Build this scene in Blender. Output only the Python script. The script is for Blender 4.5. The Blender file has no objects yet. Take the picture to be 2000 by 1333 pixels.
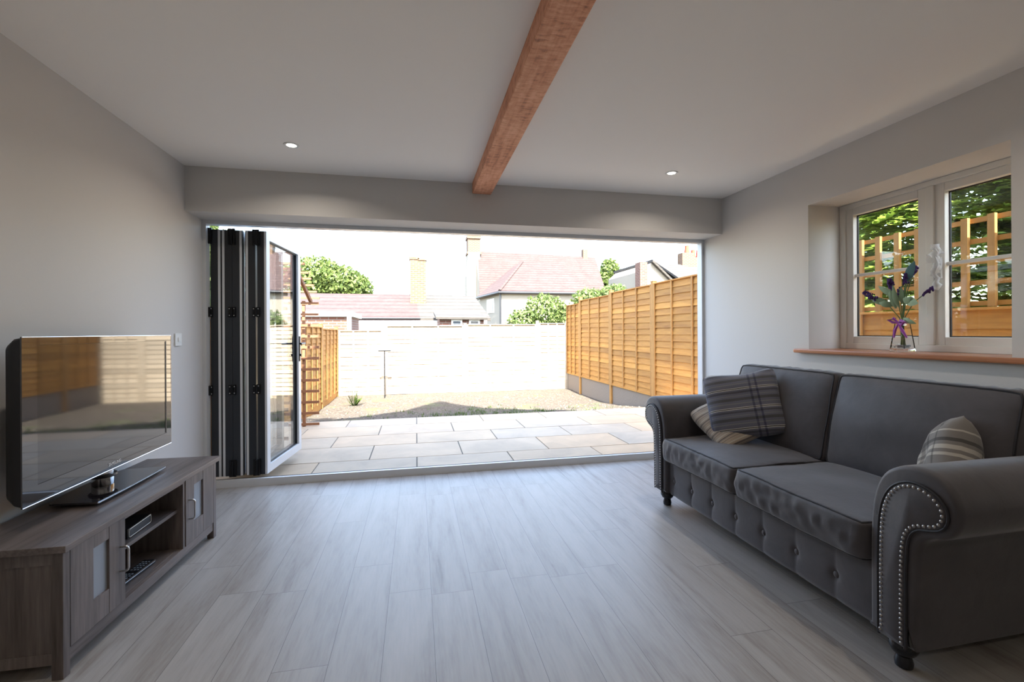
import bpy, bmesh, math, random
from mathutils import Vector, Matrix, noise
random.seed(7)
S = bpy.context.scene
COL = S.collection
PI = math.pi

# ------------------------------------------------------------------ camera
PSI = math.atan(187 / 890.6)
ROLL = math.atan(24 / 4429)
EYE = Vector((0, 0, 1.2))
cam_d = bpy.data.cameras.new('camera')
cam = bpy.data.objects.new('camera', cam_d); COL.objects.link(cam)
cam_d.sensor_width = 36
cam_d.lens = 890.6 / 2000 * 36
cam_d.shift_y = -17.5 / 2000
cam_d.clip_start = 0.02
cam_d.clip_end = 500
fw = Vector((math.sin(PSI), math.cos(PSI), 0))
rt = Vector((math.cos(PSI), -math.sin(PSI), 0))
up = Vector((0, 0, 1))
cr = rt * math.cos(ROLL) - up * math.sin(ROLL)
cu = up * math.cos(ROLL) + rt * math.sin(ROLL)
cam.matrix_world = Matrix(((cr.x, cu.x, -fw.x, EYE.x), (cr.y, cu.y, -fw.y, EYE.y), (cr.z, cu.z, -fw.z, EYE.z), (0, 0, 0, 1)))
S.camera = cam

# ------------------------------------------------------------------ sky, sun, exposure
W = bpy.data.worlds.new('sky'); S.world = W; W.use_nodes = True
nt = W.node_tree
sky = nt.nodes.new('ShaderNodeTexSky'); sky.sky_type = 'NISHITA'; sky.sun_disc = False
sky.sun_elevation = math.radians(50); sky.sun_rotation = math.radians(180); sky.air_density = 1.2; sky.dust_density = 1.5
hz = nt.nodes.new('ShaderNodeHueSaturation'); hz.inputs['Saturation'].default_value = .85   # thin summer haze
nt.links.new(sky.outputs[0], hz.inputs['Color']); nt.links.new(hz.outputs[0], nt.nodes['Background'].inputs[0])
nt.nodes['Background'].inputs[1].default_value = 1.2
sun_d = bpy.data.lights.new('sun', 'SUN'); sun_d.energy = 30; sun_d.angle = math.radians(0.6); sun_d.color = (1.0, .95, .86)
sun = bpy.data.objects.new('sun', sun_d); COL.objects.link(sun)
EL = math.radians(50)
sun.rotation_euler = Vector((-.02 * math.cos(EL), math.cos(EL), -math.sin(EL))).to_track_quat('-Z', 'Y').to_euler()
S.view_settings.view_transform = 'Standard'
S.view_settings.look = 'None'
S.view_settings.gamma = 1
S.view_settings.use_curve_mapping = False
S.view_settings.exposure = 0.2
LAMP_W = 4.0

# ------------------------------------------------------------------ materials
def new_mat(name):
    m = bpy.data.materials.new(name); m.use_nodes = True
    return m, m.node_tree, m.node_tree.nodes['Principled BSDF']
def plain(name, col, rough=.6, metal=0, spec=.5, ior=1.45, bump=0, bscale=200, coat=0, sheen=0):
    m, t, b = new_mat(name)
    b.inputs['Base Color'].default_value = (*col, 1)
    b.inputs['Roughness'].default_value = rough
    b.inputs['Metallic'].default_value = metal
    b.inputs['IOR'].default_value = ior
    b.inputs['Specular IOR Level'].default_value = spec
    b.inputs['Coat Weight'].default_value = coat
    b.inputs['Coat Roughness'].default_value = .05
    b.inputs['Sheen Weight'].default_value = sheen
    if bump:
        n = t.nodes.new('ShaderNodeTexNoise'); n.inputs['Scale'].default_value = bscale; n.inputs['Detail'].default_value = 3
        tc = t.nodes.new('ShaderNodeTexCoord'); t.links.new(tc.outputs['Object'], n.inputs['Vector'])
        bp = t.nodes.new('ShaderNodeBump'); bp.inputs['Strength'].default_value = bump; bp.inputs['Distance'].default_value = .01
        t.links.new(n.outputs[0], bp.inputs['Height']); t.links.new(bp.outputs[0], b.inputs['Normal'])
    return m
def ramp(t, fac, stops, interp='LINEAR'):
    r = t.nodes.new('ShaderNodeValToRGB'); r.color_ramp.interpolation = interp
    e = r.color_ramp.elements
    while len(e) > 1: e.remove(e[-1])
    e[0].position = stops[0][0]; e[0].color = (*stops[0][1], 1)
    for p, c in stops[1:]:
        x = e.new(p); x.color = (*c, 1)
    if fac is not None: t.links.new(fac, r.inputs[0])
    return r.outputs[0]
def math_n(t, op, a, b=None, c=None):
    n = t.nodes.new('ShaderNodeMath'); n.operation = op
    for i, v in enumerate((a, b, c)):
        if v is None: continue
        if isinstance(v, (int, float)): n.inputs[i].default_value = v
        else: t.links.new(v, n.inputs[i])
    return n.outputs[0]
def mix(t, fac, a, b, mode='MIX'):
    n = t.nodes.new('ShaderNodeMix'); n.data_type = 'RGBA'; n.blend_type = mode
    for i, v in ((0, fac), (6, a), (7, b)):
        if isinstance(v, (int, float)): n.inputs[i].default_value = v
        elif isinstance(v, tuple): n.inputs[i].default_value = (*v, 1)
        else: t.links.new(v, n.inputs[i])
    return n.outputs[2]
def coords(t, scale=(1, 1, 1), kind='Object', rnd=0):
    tc = t.nodes.new('ShaderNodeTexCoord'); mp = t.nodes.new('ShaderNodeMapping')
    mp.inputs['Scale'].default_value = scale
    t.links.new(tc.outputs[kind], mp.inputs['Vector'])
    if rnd:
        g = t.nodes.new('ShaderNodeNewGeometry')
        c = t.nodes.new('ShaderNodeCombineXYZ')
        k = math_n(t, 'MULTIPLY', g.outputs['Random Per Island'], rnd)
        for i in range(3): t.links.new(k, c.inputs[i])
        t.links.new(c.outputs[0], mp.inputs['Location'])
    return mp.outputs[0]
def tex_noise(t, vec, scale, detail=4, rough=.55, dist=0):
    n = t.nodes.new('ShaderNodeTexNoise'); n.inputs['Scale'].default_value = scale; n.inputs['Detail'].default_value = detail
    n.inputs['Roughness'].default_value = rough; n.inputs['Distortion'].default_value = dist
    t.links.new(vec, n.inputs['Vector']); return n.outputs[0]
def bump(t, b, h, strength=.3, dist=.005):
    bp = t.nodes.new('ShaderNodeBump'); bp.inputs['Strength'].default_value = strength; bp.inputs['Distance'].default_value = dist
    t.links.new(h, bp.inputs['Height']); t.links.new(bp.outputs[0], b.inputs['Normal'])
def wood(name, c1, c2, axis, rough=.55, fine=60, stretch=14, isl=.35, bmp=.25, spec=.5):
    """grain runs along axis; every loose piece gets its own shade"""
    m, t, b = new_mat(name)
    sc = [1, 1, 1]; sc['xyz'.index(axis)] = 1 / stretch
    v = coords(t, tuple(sc), rnd=9)
    n1 = tex_noise(t, v, fine, 5, .6); n2 = tex_noise(t, v, fine / 7, 3, .5, .6)
    f = math_n(t, 'ADD', math_n(t, 'MULTIPLY', n1, .5), math_n(t, 'MULTIPLY', n2, .5))
    col = ramp(t, f, [(.3, c1), (.7, c2)])
    g = t.nodes.new('ShaderNodeNewGeometry')
    k = math_n(t, 'ADD', math_n(t, 'MULTIPLY', g.outputs['Random Per Island'], isl), 1 - isl / 2)
    hs = t.nodes.new('ShaderNodeHueSaturation'); t.links.new(col, hs.inputs['Color']); t.links.new(k, hs.inputs['Value'])
    t.links.new(hs.outputs[0], b.inputs['Base Color'])
    b.inputs['Roughness'].default_value = rough; b.inputs['Specular IOR Level'].default_value = spec
    bump(t, b, n1, bmp, .002)
    return m
M = {}
M['wall'] = plain('matt_paint', (.62, .60, .575), .85, bump=.04, bscale=60)
M['ceil'] = plain('ceiling_paint', (.93, .89, .84), .9)
M['render_ext'] = plain('exterior_render', (.7, .66, .58), .9, bump=.3, bscale=80)
M['white'] = plain('white_plastic', (.82, .82, .80), .35)
M['alu_light'] = plain('light_grey_powder_coat', (.66, .67, .68), .38)
M['alu_dark'] = plain('anthracite_powder_coat', (.022, .024, .028), .38)
M['black'] = plain('black_plastic', (.012, .012, .013), .35)
M['blackmetal'] = plain('black_metal', (.015, .015, .016), .45, .6)
M['chrome'] = plain('chrome', (.75, .75, .76), .16, 1)
M['steel'] = plain('brushed_steel', (.6, .6, .6), .32, 1)
M['nail'] = plain('pewter_nail', (.36, .345, .33), .3, 1)
M['cream'] = plain('painted_timber', (.74, .71, .655), .42)
M['gasket'] = plain('rubber_gasket', (.01, .01, .012), .5)
M['legblack'] = plain('black_lacquer', (.012, .012, .014), .22)
M['concrete'] = plain('concrete_board', (.22, .185, .15), .9, bump=.5, bscale=30)
M['tvscreen'] = plain('glossy_screen', (.008, .008, .010), .05, spec=.5, ior=1.75)
M['tvbezel'] = plain('piano_black', (.012, .010, .012), .035, spec=.6, ior=1.8)
M['tvback'] = plain('dark_plastic', (.012, .012, .014), .45)
M['frost'] = plain('frosted_glass', (.30, .33, .37), .3)
M['film'] = plain('crumpled_clear_film', (.8, .8, .8), .25); M['film'].node_tree.nodes['Principled BSDF'].inputs['Alpha'].default_value = .42
M['logo'] = plain('silver_print', (.8, .8, .8), .5)
M['purple'] = plain('purple_flower', (.055, .02, .12), .8)
M['ribbon'] = plain('purple_ribbon', (.30, .05, .36), .5, sheen=.3)
M['stem'] = plain('green_stem', (.10, .17, .06), .6)
M['bloom_leaf'] = plain('pale_green_leaf', (.23, .33, .20), .6)
M['blue_leaf'] = plain('teal_leaf', (.09, .20, .22), .55)
M['stone_wall'] = plain('pale_stone', (.27, .245, .20), .95, bump=.5, bscale=8)
M['pot'] = plain('terracotta_pot', (.5, .09, .05), .8)
M['trimwhite'] = plain('white_fascia', (.7, .7, .68), .6)
M['dimglass'] = plain('dark_window_glass', (.06, .07, .08), .1)
def glass(name, ior=1.5, tint=(1, 1, 1)):
    m, t, b = new_mat(name)
    b.inputs['Base Color'].default_value = (*tint, 1); b.inputs['Roughness'].default_value = 0
    b.inputs['Transmission Weight'].default_value = 1; b.inputs['IOR'].default_value = ior
    return m
def thin_glass(name, refl=1.52, tint=(.96, .98, .97)):
    m, t, b = new_mat(name); t.nodes.remove(b)
    o = t.nodes['Material Output']
    tr = t.nodes.new('ShaderNodeBsdfTransparent'); tr.inputs[0].default_value = (*tint, 1)
    gl = t.nodes.new('ShaderNodeBsdfGlossy'); gl.inputs['Roughness'].default_value = 0
    fr = t.nodes.new('ShaderNodeFresnel'); g = t.nodes.new('ShaderNodeNewGeometry')
    t.links.new(math_n(t, 'ADD', math_n(t, 'MULTIPLY', g.outputs['Backfacing'], 1 / refl - refl), refl), fr.inputs[0])
    mx = t.nodes.new('ShaderNodeMixShader')
    t.links.new(fr.outputs[0], mx.inputs[0]); t.links.new(tr.outputs[0], mx.inputs[1]); t.links.new(gl.outputs[0], mx.inputs[2])
    t.links.new(mx.outputs[0], o.inputs[0])
    return m
M['pane'] = thin_glass('window_pane')
M['doorpane'] = thin_glass('coated_door_pane', 2.5)
M['vglass'] = glass('vase_glass', 1.45)
def emis(name, col, s):
    m, t, b = new_mat(name)
    b.inputs['Base Color'].default_value = (1, 1, 1, 1)
    b.inputs['Emission Color'].default_value = (*col, 1); b.inputs['Emission Strength'].default_value = s
    return m
M['lampglow'] = emis('lamp_glow', (1, .93, .80), 6)

def floor_mat():
    m, t, b = new_mat('grey_oak_planks')
    tc = t.nodes.new('ShaderNodeTexCoord'); sp = t.nodes.new('ShaderNodeSeparateXYZ'); t.links.new(tc.outputs['Generated'], sp.inputs[0])
    g = t.nodes.new('ShaderNodeNewGeometry'); t.links.new(g.outputs['Position'], sp.inputs[0])
    x = math_n(t, 'DIVIDE', math_n(t, 'ADD', sp.outputs[0], 10.008), .19)
    colm = math_n(t, 'FLOOR', x)
    w1 = t.nodes.new('ShaderNodeTexWhiteNoise'); w1.noise_dimensions = '1D'; t.links.new(colm, w1.inputs['W'])
    y = math_n(t, 'ADD', math_n(t, 'DIVIDE', sp.outputs[1], 1.29), math_n(t, 'MULTIPLY', w1.outputs[0], 5.7))
    row = math_n(t, 'FLOOR', y)
    cb = t.nodes.new('ShaderNodeCombineXYZ'); t.links.new(colm, cb.inputs[0]); t.links.new(row, cb.inputs[1])
    w2 = t.nodes.new('ShaderNodeTexWhiteNoise'); w2.noise_dimensions = '2D'; t.links.new(cb.outputs[0], w2.inputs['Vector'])
    fx = math_n(t, 'FRACT', x); fy = math_n(t, 'FRACT', y)
    ex = math_n(t, 'MULTIPLY', math_n(t, 'MINIMUM', fx, math_n(t, 'SUBTRACT', 1, fx)), .19)
    ey = math_n(t, 'MULTIPLY', math_n(t, 'MINIMUM', fy, math_n(t, 'SUBTRACT', 1, fy)), 1.29)
    e = math_n(t, 'MINIMUM', ex, ey)
    seam = math_n(t, 'LESS_THAN', e, .0008)
    mp = t.nodes.new('ShaderNodeMapping'); t.links.new(g.outputs['Position'], mp.inputs['Vector']); mp.inputs['Scale'].default_value = (1, .09, 1)
    off = t.nodes.new('ShaderNodeCombineXYZ'); k = math_n(t, 'MULTIPLY', w2.outputs[0], 17)
    t.links.new(k, off.inputs[0]); t.links.new(k, off.inputs[1]); t.links.new(off.outputs[0], mp.inputs['Location'])
    n1 = tex_noise(t, mp.outputs[0], 90, 5, .65); n2 = tex_noise(t, mp.outputs[0], 9, 4, .55, 1.2)
    mp2 = t.nodes.new('ShaderNodeMapping'); t.links.new(g.outputs['Position'], mp2.inputs['Vector']); mp2.inputs['Scale'].default_value = (1, .35, 1)
    t.links.new(off.outputs[0], mp2.inputs['Location'])
    n3 = tex_noise(t, mp2.outputs[0], 4.5, 3, .6, .5)
    f = math_n(t, 'ADD', math_n(t, 'ADD', math_n(t, 'MULTIPLY', n1, .3), math_n(t, 'MULTIPLY', n2, .45)), math_n(t, 'ADD', math_n(t, 'MULTIPLY', n3, .17), .04))
    c = ramp(t, f, [(.34, (.20, .165, .14)), (.43, (.31, .28, .25)), (.52, (.37, .345, .315)), (.66, (.43, .40, .37))])
    hs = t.nodes.new('ShaderNodeHueSaturation'); t.links.new(c, hs.inputs['Color'])
    t.links.new(math_n(t, 'ADD', math_n(t, 'MULTIPLY', w2.outputs[0], .05), .975), hs.inputs['Value'])
    c2 = mix(t, seam, hs.outputs[0], (.09, .08, .075))
    t.links.new(c2, b.inputs['Base Color'])
    rr = math_n(t, 'ADD', math_n(t, 'MULTIPLY', n1, .12), .34)
    t.links.new(rr, b.inputs['Roughness'])
    b.inputs['Specular IOR Level'].default_value = .5
    bump(t, b, math_n(t, 'SUBTRACT', math_n(t, 'MULTIPLY', n1, .25), seam), .25, .0015)
    return m
M['floor'] = floor_mat()
def beam_mat():
    m, t, b = new_mat('rough_sawn_timber')
    v = coords(t, (1, .08, 1)); n1 = tex_noise(t, v, 40, 5, .6, .4)
    v2 = coords(t, (.35, 1, .35)); n2 = tex_noise(t, v2, 55, 3, .6, .5)
    v3 = coords(t); n3 = tex_noise(t, v3, 2.2, 3, .5)
    f = math_n(t, 'ADD', math_n(t, 'ADD', math_n(t, 'MULTIPLY', n1, .35), math_n(t, 'MULTIPLY', n2, .4)), math_n(t, 'MULTIPLY', n3, .25))
    c = ramp(t, f, [(.36, (.30, .11, .06)), (.46, (.66, .28, .15)), (.60, (.85, .44, .27))])
    vo = t.nodes.new('ShaderNodeTexVoronoi'); vo.inputs['Scale'].default_value = 3.1; t.links.new(v3, vo.inputs['Vector'])
    kn = math_n(t, 'LESS_THAN', vo.outputs['Distance'], .045)
    t.links.new(mix(t, kn, c, (.05, .02, .012)), b.inputs['Base Color'])
    b.inputs['Roughness'].default_value = .7
    bump(t, b, n2, .6, .004)
    return m
M['beam'] = beam_mat()
M['cabwood'] = wood('dark_oak_veneer', (.058, .045, .040), (.215, .178, .163), 'y', .42, 70, 16, .25, .2)
M['cabwoodz'] = wood('dark_oak_veneer_upright', (.058, .045, .040), (.215, .178, .163), 'z', .42, 70, 16, .25, .2)
M['sill'] = wood('varnished_sill', (.30, .11, .045), (.50, .20, .09), 'y', .3, 60, 14, .1, .1)
M['fence'] = wood('treated_softwood', (.26, .108, .019), (.48, .235, .048), 'y', .75, 38, 10, .45, .4)
M['fencex_glare'] = wood('softwood_crosswise_glare', (.36, .29, .20), (.48, .41, .31), 'x', .75, 38, 10, .45, .4)  # back fence timber, paled so its colour carries the burnt-out sun
M['post'] = wood('treated_post', (.27, .125, .030), (.42, .225, .065), 'z', .75, 38, 12, .2, .4)
M['arch'] = wood('brown_stained_timber', (.17, .075, .035), (.30, .14, .07), 'x', .75, 40, 10, .25, .3)
def slab_mat():
    m, t, b = new_mat('sandstone_paving')
    v = coords(t, rnd=5); n1 = tex_noise(t, v, 2.5, 5, .6, .5); n2 = tex_noise(t, v, 60, 3)
    g = t.nodes.new('ShaderNodeNewGeometry')
    base = ramp(t, g.outputs['Random Per Island'], [(0, (.49, .385, .265)), (.4, (.46, .385, .29)), (.7, (.54, .395, .25)), (1, (.445, .375, .28))])
    k = ramp(t, n1, [(.3, (.84, .84, .84)), (.7, (1.1, 1.08, 1.05))])
    t.links.new(mix(t, 1.0, base, k, 'MULTIPLY'), b.inputs['Base Color'])
    b.inputs['Roughness'].default_value = .75
    bump(t, b, math_n(t, 'ADD', n1, math_n(t, 'MULTIPLY', n2, .2)), .25, .006)
    return m
M['slab'] = slab_mat()
M['pebble'] = plain('grey_brown_pebble', (.17, .15, .12), .9)
M['grout'] = plain('grey_grout', (.12, .115, .10), .95)
def soil_mat():
    m, t, b = new_mat('stony_soil')
    v = coords(t); n1 = tex_noise(t, v, 1.3, 4, .6); n2 = tex_noise(t, v, 28, 5, .75)
    vo = t.nodes.new('ShaderNodeTexVoronoi'); vo.inputs['Scale'].default_value = 26; t.links.new(v, vo.inputs['Vector'])
    c = ramp(t, n2, [(.33, (.038, .028, .02)), (.52, (.085, .068, .05)), (.68, (.18, .155, .125))])
    st = ramp(t, vo.outputs['Distance'], [(.0, (.24, .21, .165)), (.10, (.16, .14, .11)), (.15, (0, 0, 0))])
    c = mix(t, 1.0, c, st, 'LIGHTEN')
    gfac = ramp(t, n1, [(.56, (0, 0, 0)), (.66, (.6, .6, .6))])
    c = mix(t, gfac, c, (.09, .12, .035))
    t.links.new(c, b.inputs['Base Color']); b.inputs['Roughness'].default_value = .95
    bump(t, b, n2, .9, .03)
    return m
M['soil'] = soil_mat()
def brick_mat(name, c1, c2, mortar, sc=1, axis='x'):
    m, t, b = new_mat(name)
    tc = t.nodes.new('ShaderNodeTexCoord'); sp = t.nodes.new('ShaderNodeSeparateXYZ'); t.links.new(tc.outputs['Object'], sp.inputs[0])
    cb = t.nodes.new('ShaderNodeCombineXYZ')
    t.links.new(math_n(t, 'ADD', sp.outputs[0], sp.outputs[1]), cb.inputs[0]); t.links.new(sp.outputs[2], cb.inputs[1])
    br = t.nodes.new('ShaderNodeTexBrick'); t.links.new(cb.outputs[0], br.inputs['Vector'])
    br.inputs['Color1'].default_value = (*c1, 1); br.inputs['Color2'].default_value = (*c2, 1); br.inputs['Mortar'].default_value = (*mortar, 1)
    br.inputs['Scale'].default_value = sc; br.inputs['Brick Width'].default_value = .23; br.inputs['Row Height'].default_value = .078
    br.inputs['Mortar Size'].default_value = .01
    t.links.new(br.outputs[0], b.inputs['Base Color']); b.inputs['Roughness'].default_value = .9
    return m
M['brick'] = brick_mat('old_brick', (.15, .075, .035), (.105, .055, .03), (.16, .14, .11))
M['brickred'] = brick_mat('red_brick', (.15, .063, .04), (.12, .047, .032), (.17, .15, .13))
def tile_mat(name, c1, c2):
    m, t, b = new_mat(name)
    v = coords(t); n = tex_noise(t, v, 2.0, 4, .6); n2 = tex_noise(t, coords(t, (1, 1, 3)), 7, 2)
    f = math_n(t, 'ADD', math_n(t, 'MULTIPLY', n, .5), math_n(t, 'MULTIPLY', n2, .5))
    c = ramp(t, f, [(.35, c1), (.65, c2)])
    w = t.nodes.new('ShaderNodeTexWave'); w.bands_direction = 'Z'; w.inputs['Scale'].default_value = 1.9; w.inputs['Distortion'].default_value = .3
    t.links.new(v, w.inputs['Vector'])
    k = ramp(t, w.outputs[0], [(0, (.62, .62, .62)), (.35, (1, 1, 1))])
    t.links.new(mix(t, 1.0, c, k, 'MULTIPLY'), b.inputs['Base Color']); b.inputs['Roughness'].default_value = .9
    return m
M['tile'] = tile_mat('red_clay_tile', (.050, .029, .026), (.076, .048, .043))
M['tilegrey'] = tile_mat('weathered_tile', (.048, .043, .036), (.070, .062, .053))
def leaf_mat(name, c1, c2):
    m, t, b = new_mat(name)
    g = t.nodes.new('ShaderNodeNewGeometry')
    c = ramp(t, g.outputs['Random Per Island'], [(0, c1), (1, c2)])
    t.links.new(c, b.inputs['Base Color']); b.inputs['Roughness'].default_value = .6
    tr = t.nodes.new('ShaderNodeBsdfTranslucent'); t.links.new(c, tr.inputs[0])
    mx = t.nodes.new('ShaderNodeMixShader'); mx.inputs[0].default_value = .4
    t.links.new(b.outputs[0], mx.inputs[1]); t.links.new(tr.outputs[0], mx.inputs[2]); t.links.new(mx.outputs[0], t.nodes['Material Output'].inputs[0])
    return m
M['leaf'] = leaf_mat('broad_leaf', (.06, .10, .02), (.17, .225, .055))
M['ivy'] = leaf_mat('ivy_leaf', (.06, .105, .02), (.18, .235, .065))
M['conifer'] = leaf_mat('conifer_spray', (.13, .22, .03), (.46, .55, .10))
M['weed'] = leaf_mat('weed_leaf', (.04, .075, .015), (.12, .17, .04))
M['bark'] = plain('bark', (.09, .065, .045), .95, bump=.6, bscale=20)
def sofa_mat(name, c, k=1):
    m, t, b = new_mat(name)
    v = coords(t); n1 = tex_noise(t, v, 7, 4, .6, .4); n2 = tex_noise(t, v, 350, 2)
    col = ramp(t, n1, [(.3, tuple(q * .82 for q in c)), (.7, tuple(q * 1.22 for q in c))])
    t.links.new(col, b.inputs['Base Color']); b.inputs['Roughness'].default_value = .62
    b.inputs['Specular IOR Level'].default_value = .4
    b.inputs['Sheen Weight'].default_value = .35; b.inputs['Sheen Roughness'].default_value = .45
    h = math_n(t, 'ADD', n1, math_n(t, 'MULTIPLY', n2, .05))
    bump(t, b, h, .35, .006)
    return m
M['sofa'] = sofa_mat('charcoal_suede', (.056, .050, .054))
M['piping'] = plain('charcoal_piping', (.018, .017, .02), .6)
def stripes(name, ground, bands, period, axis, cross=None):
    """woven stripes running across `axis` of the cushion face; bands: (from, to, colour) in fractions of the period"""
    m, t, b = new_mat(name)
    tc = t.nodes.new('ShaderNodeTexCoord'); sp = t.nodes.new('ShaderNodeSeparateXYZ'); t.links.new(tc.outputs['Object'], sp.inputs[0])
    def lay(ax, per, bs, base):
        x = math_n(t, 'FRACT', math_n(t, 'ADD', math_n(t, 'DIVIDE', sp.outputs[ax], per), 10.13))
        st = [(0, base)]
        for a, c_, col in bs: st += [(a, col), (c_, base)]
        return ramp(t, x, st, 'CONSTANT')
    c = lay(axis, period, bands, ground)
    if cross:
        ax2, per2, bs2 = cross
        c2 = lay(ax2, per2, bs2, (1, 1, 1)); c = mix(t, 1.0, c, c2, 'MULTIPLY')
    t.links.new(c, b.inputs['Base Color']); b.inputs['Roughness'].default_value = .9; b.inputs['Sheen Weight'].default_value = .2
    n = tex_noise(t, coords(t), 500, 2); bump(t, b, n, .3, .002)
    return m
M['plaid_dark'] = stripes('charcoal_striped_weave', (.13, .13, .165), [(.06, .10, (.2, .2, .19)), (.22, .36, (.075, .075, .078)), (.46, .485, (.2, .2, .2)), (.60, .70, (.07, .07, .085)), (.78, .81, (.55, .53, .48)), (.81, .85, (.02, .02, .02)), (.85, .88, (.52, .5, .45))], .125, 1,
                        (0, .30, [(.30, .34, (.5, .5, .6)), (.42, .46, (.45, .45, .58))]))
M['plaid_beige'] = stripes('beige_striped_weave', (.36, .30, .235), [(.1, .22, (.46, .41, .34)), (.40, .50, (.12, .10, .09)), (.50, .60, (.26, .22, .18)), (.75, .80, (.15, .12, .10))], .055, 0)
M['tartan'] = stripes('grey_cream_tartan', (.17, .155, .14), [(.05, .12, (.40, .37, .32)), (.2, .30, (.40, .37, .32)), (.38, .46, (.06, .055, .05)), (.62, .66, (.4, .37, .32))], .19, 1,
                      (0, .21, [(.1, .3, (.55, .52, .5)), (.42, .48, (.3, .3, .3)), (.7, .74, (.5, .5, .5))]))

# ------------------------------------------------------------------ geometry helpers
ORG = {}
class MB:
    def __init__(s): s.v = []; s.f = []; s.sm = []
    def add(s, vs, fs, smooth=False, mtx=None):
        o = len(s.v)
        s.v += [tuple(mtx @ Vector(p)) if mtx else tuple(p) for p in vs]
        s.f += [tuple(i + o for i in f) for f in fs]; s.sm += [smooth] * len(fs); return s
    def box(s, x0, x1, y0, y1, z0, z1, mtx=None, bev=0):
        if x0 > x1: x0, x1 = x1, x0
        if y0 > y1: y0, y1 = y1, y0
        if z0 > z1: z0, z1 = z1, z0
        if bev:
            bm = bmesh.new(); bmesh.ops.create_cube(bm, size=1)
            for v in bm.verts: v.co = Vector(((x0 + x1) / 2 + v.co.x * (x1 - x0), (y0 + y1) / 2 + v.co.y * (y1 - y0), (z0 + z1) / 2 + v.co.z * (z1 - z0)))
            bmesh.ops.bevel(bm, geom=bm.edges[:], offset=bev, segments=2, profile=.6, affect='EDGES')
            bm.verts.index_update()
            s.add([v.co[:] for v in bm.verts], [[v.index for v in f.verts] for f in bm.faces], False, mtx); bm.free(); return s
        v = [(x, y, z) for x in (x0, x1) for y in (y0, y1) for z in (z0, z1)]
        return s.add(v, [(0, 1, 3, 2), (4, 6, 7, 5), (0, 4, 5, 1), (2, 3, 7, 6), (0, 2, 6, 4), (1, 5, 7, 3)], False, mtx)
    def tube(s, pts, r, n=8, closed=False, caps=True):
        pts = [Vector(p) for p in pts]; N = len(pts)
        rr = r if isinstance(r, (list, tuple)) else [r] * N
        vs = []; fs = []; prev = None
        for i, p in enumerate(pts):
            if closed: d = pts[(i + 1) % N] - pts[i - 1]
            else: d = pts[min(i + 1, N - 1)] - pts[max(i - 1, 0)]
            d = d.normalized() if d.length else Vector((0, 0, 1))
            a = prev if prev is not None else (Vector((0, 0, 1)) if abs(d.z) < .9 else Vector((1, 0, 0)))
            u = a - d * a.dot(d)
            if u.length < 1e-6: u = Vector((1, 0, 0)) - d * d.x
            u.normalize(); prev = u; w = d.cross(u)
            for k in range(n):
                t = 2 * PI * k / n; vs.append(p + (u * math.cos(t) + w * math.sin(t)) * rr[i])
        for i in range(N if closed else N - 1):
            j = (i + 1) % N
            for k in range(n): fs.append((i * n + k, i * n + (k + 1) % n, j * n + (k + 1) % n, j * n + k))
        if not closed and caps: fs += [tuple(range(n - 1, -1, -1)), tuple((N - 1) * n + k for k in range(n))]
        return s.add(vs, fs, True)
    def lathe(s, prof, c=(0, 0, 0), n=24, mtx=None):
        vs = []; fs = []
        for r, z in prof:
            for k in range(n): vs.append((c[0] + r * math.cos(2 * PI * k / n), c[1] + r * math.sin(2 * PI * k / n), c[2] + z))
        for i in range(len(prof) - 1):
            for k in range(n): fs.append((i * n + k, i * n + (k + 1) % n, (i + 1) * n + (k + 1) % n, (i + 1) * n + k))
        fs += [tuple(range(n - 1, -1, -1)), tuple((len(prof) - 1) * n + k for k in range(n))]
        return s.add(vs, fs, True, mtx)
    def ball(s, c, r, n=8, m=6, sc=(1, 1, 1)):
        prof = [(max(math.sin(PI * i / m), 1e-4), -math.cos(PI * i / m)) for i in range(m + 1)]
        vs = []; fs = []
        for q, z in prof:
            for k in range(n): vs.append((c[0] + r * sc[0] * q * math.cos(2 * PI * k / n), c[1] + r * sc[1] * q * math.sin(2 * PI * k / n), c[2] + r * sc[2] * z))
        for i in range(m):
            for k in range(n): fs.append((i * n + k, i * n + (k + 1) % n, (i + 1) * n + (k + 1) % n, (i + 1) * n + k))
        return s.add(vs, fs, True)
    def prism(s, poly, ax, a, b, smooth=False):
        """polygon in the two axes other than ax, extruded a..b along ax"""
        n = len(poly)
        def P(p, q): return {'x': (q, p[0], p[1]), 'y': (p[0], q, p[1]), 'z': (p[0], p[1], q)}[ax]
        vs = [P(p, a) for p in poly] + [P(p, b) for p in poly]
        fs = [tuple(range(n)), tuple(range(2 * n - 1, n - 1, -1))]
        s.add(vs, fs, False)
        o = len(s.v) - 2 * n
        for i in range(n):
            j = (i + 1) % n; s.f.append((o + i, o + n + i, o + n + j, o + j)); s.sm.append(smooth)
        return s
    def build(s, name, mat, parent=None, soft=False):
        org = ORG.get(parent, Vector((0, 0, 0))) if parent else None
        if parent is None:
            xs, ys, zs = zip(*s.v)
            org = Vector(((min(xs) + max(xs)) / 2, (min(ys) + max(ys)) / 2, min(zs)))
        me = bpy.data.meshes.new(name)
        me.from_pydata([(p[0] - org.x, p[1] - org.y, p[2] - org.z) for p in s.v], [], s.f)
        me.polygons.foreach_set('use_smooth', s.sm)
        bm = bmesh.new(); bm.from_mesh(me); bmesh.ops.recalc_face_normals(bm, faces=bm.faces[:]); bm.to_mesh(me); bm.free()
        me.materials.append(mat); me.update()
        if any(s.sm) and not soft: me.set_sharp_from_angle(angle=math.radians(48))
        o = bpy.data.objects.new(name, me); COL.objects.link(o)
        if parent: o.parent = parent
        else: o.location = org
        ORG[o] = org
        return o
def tag(o, label=None, cat=None, group=None, kind=None):
    if label: o['label'] = label
    if cat: o['category'] = cat
    if group: o['group'] = group
    if kind: o['kind'] = kind
    return o
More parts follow.
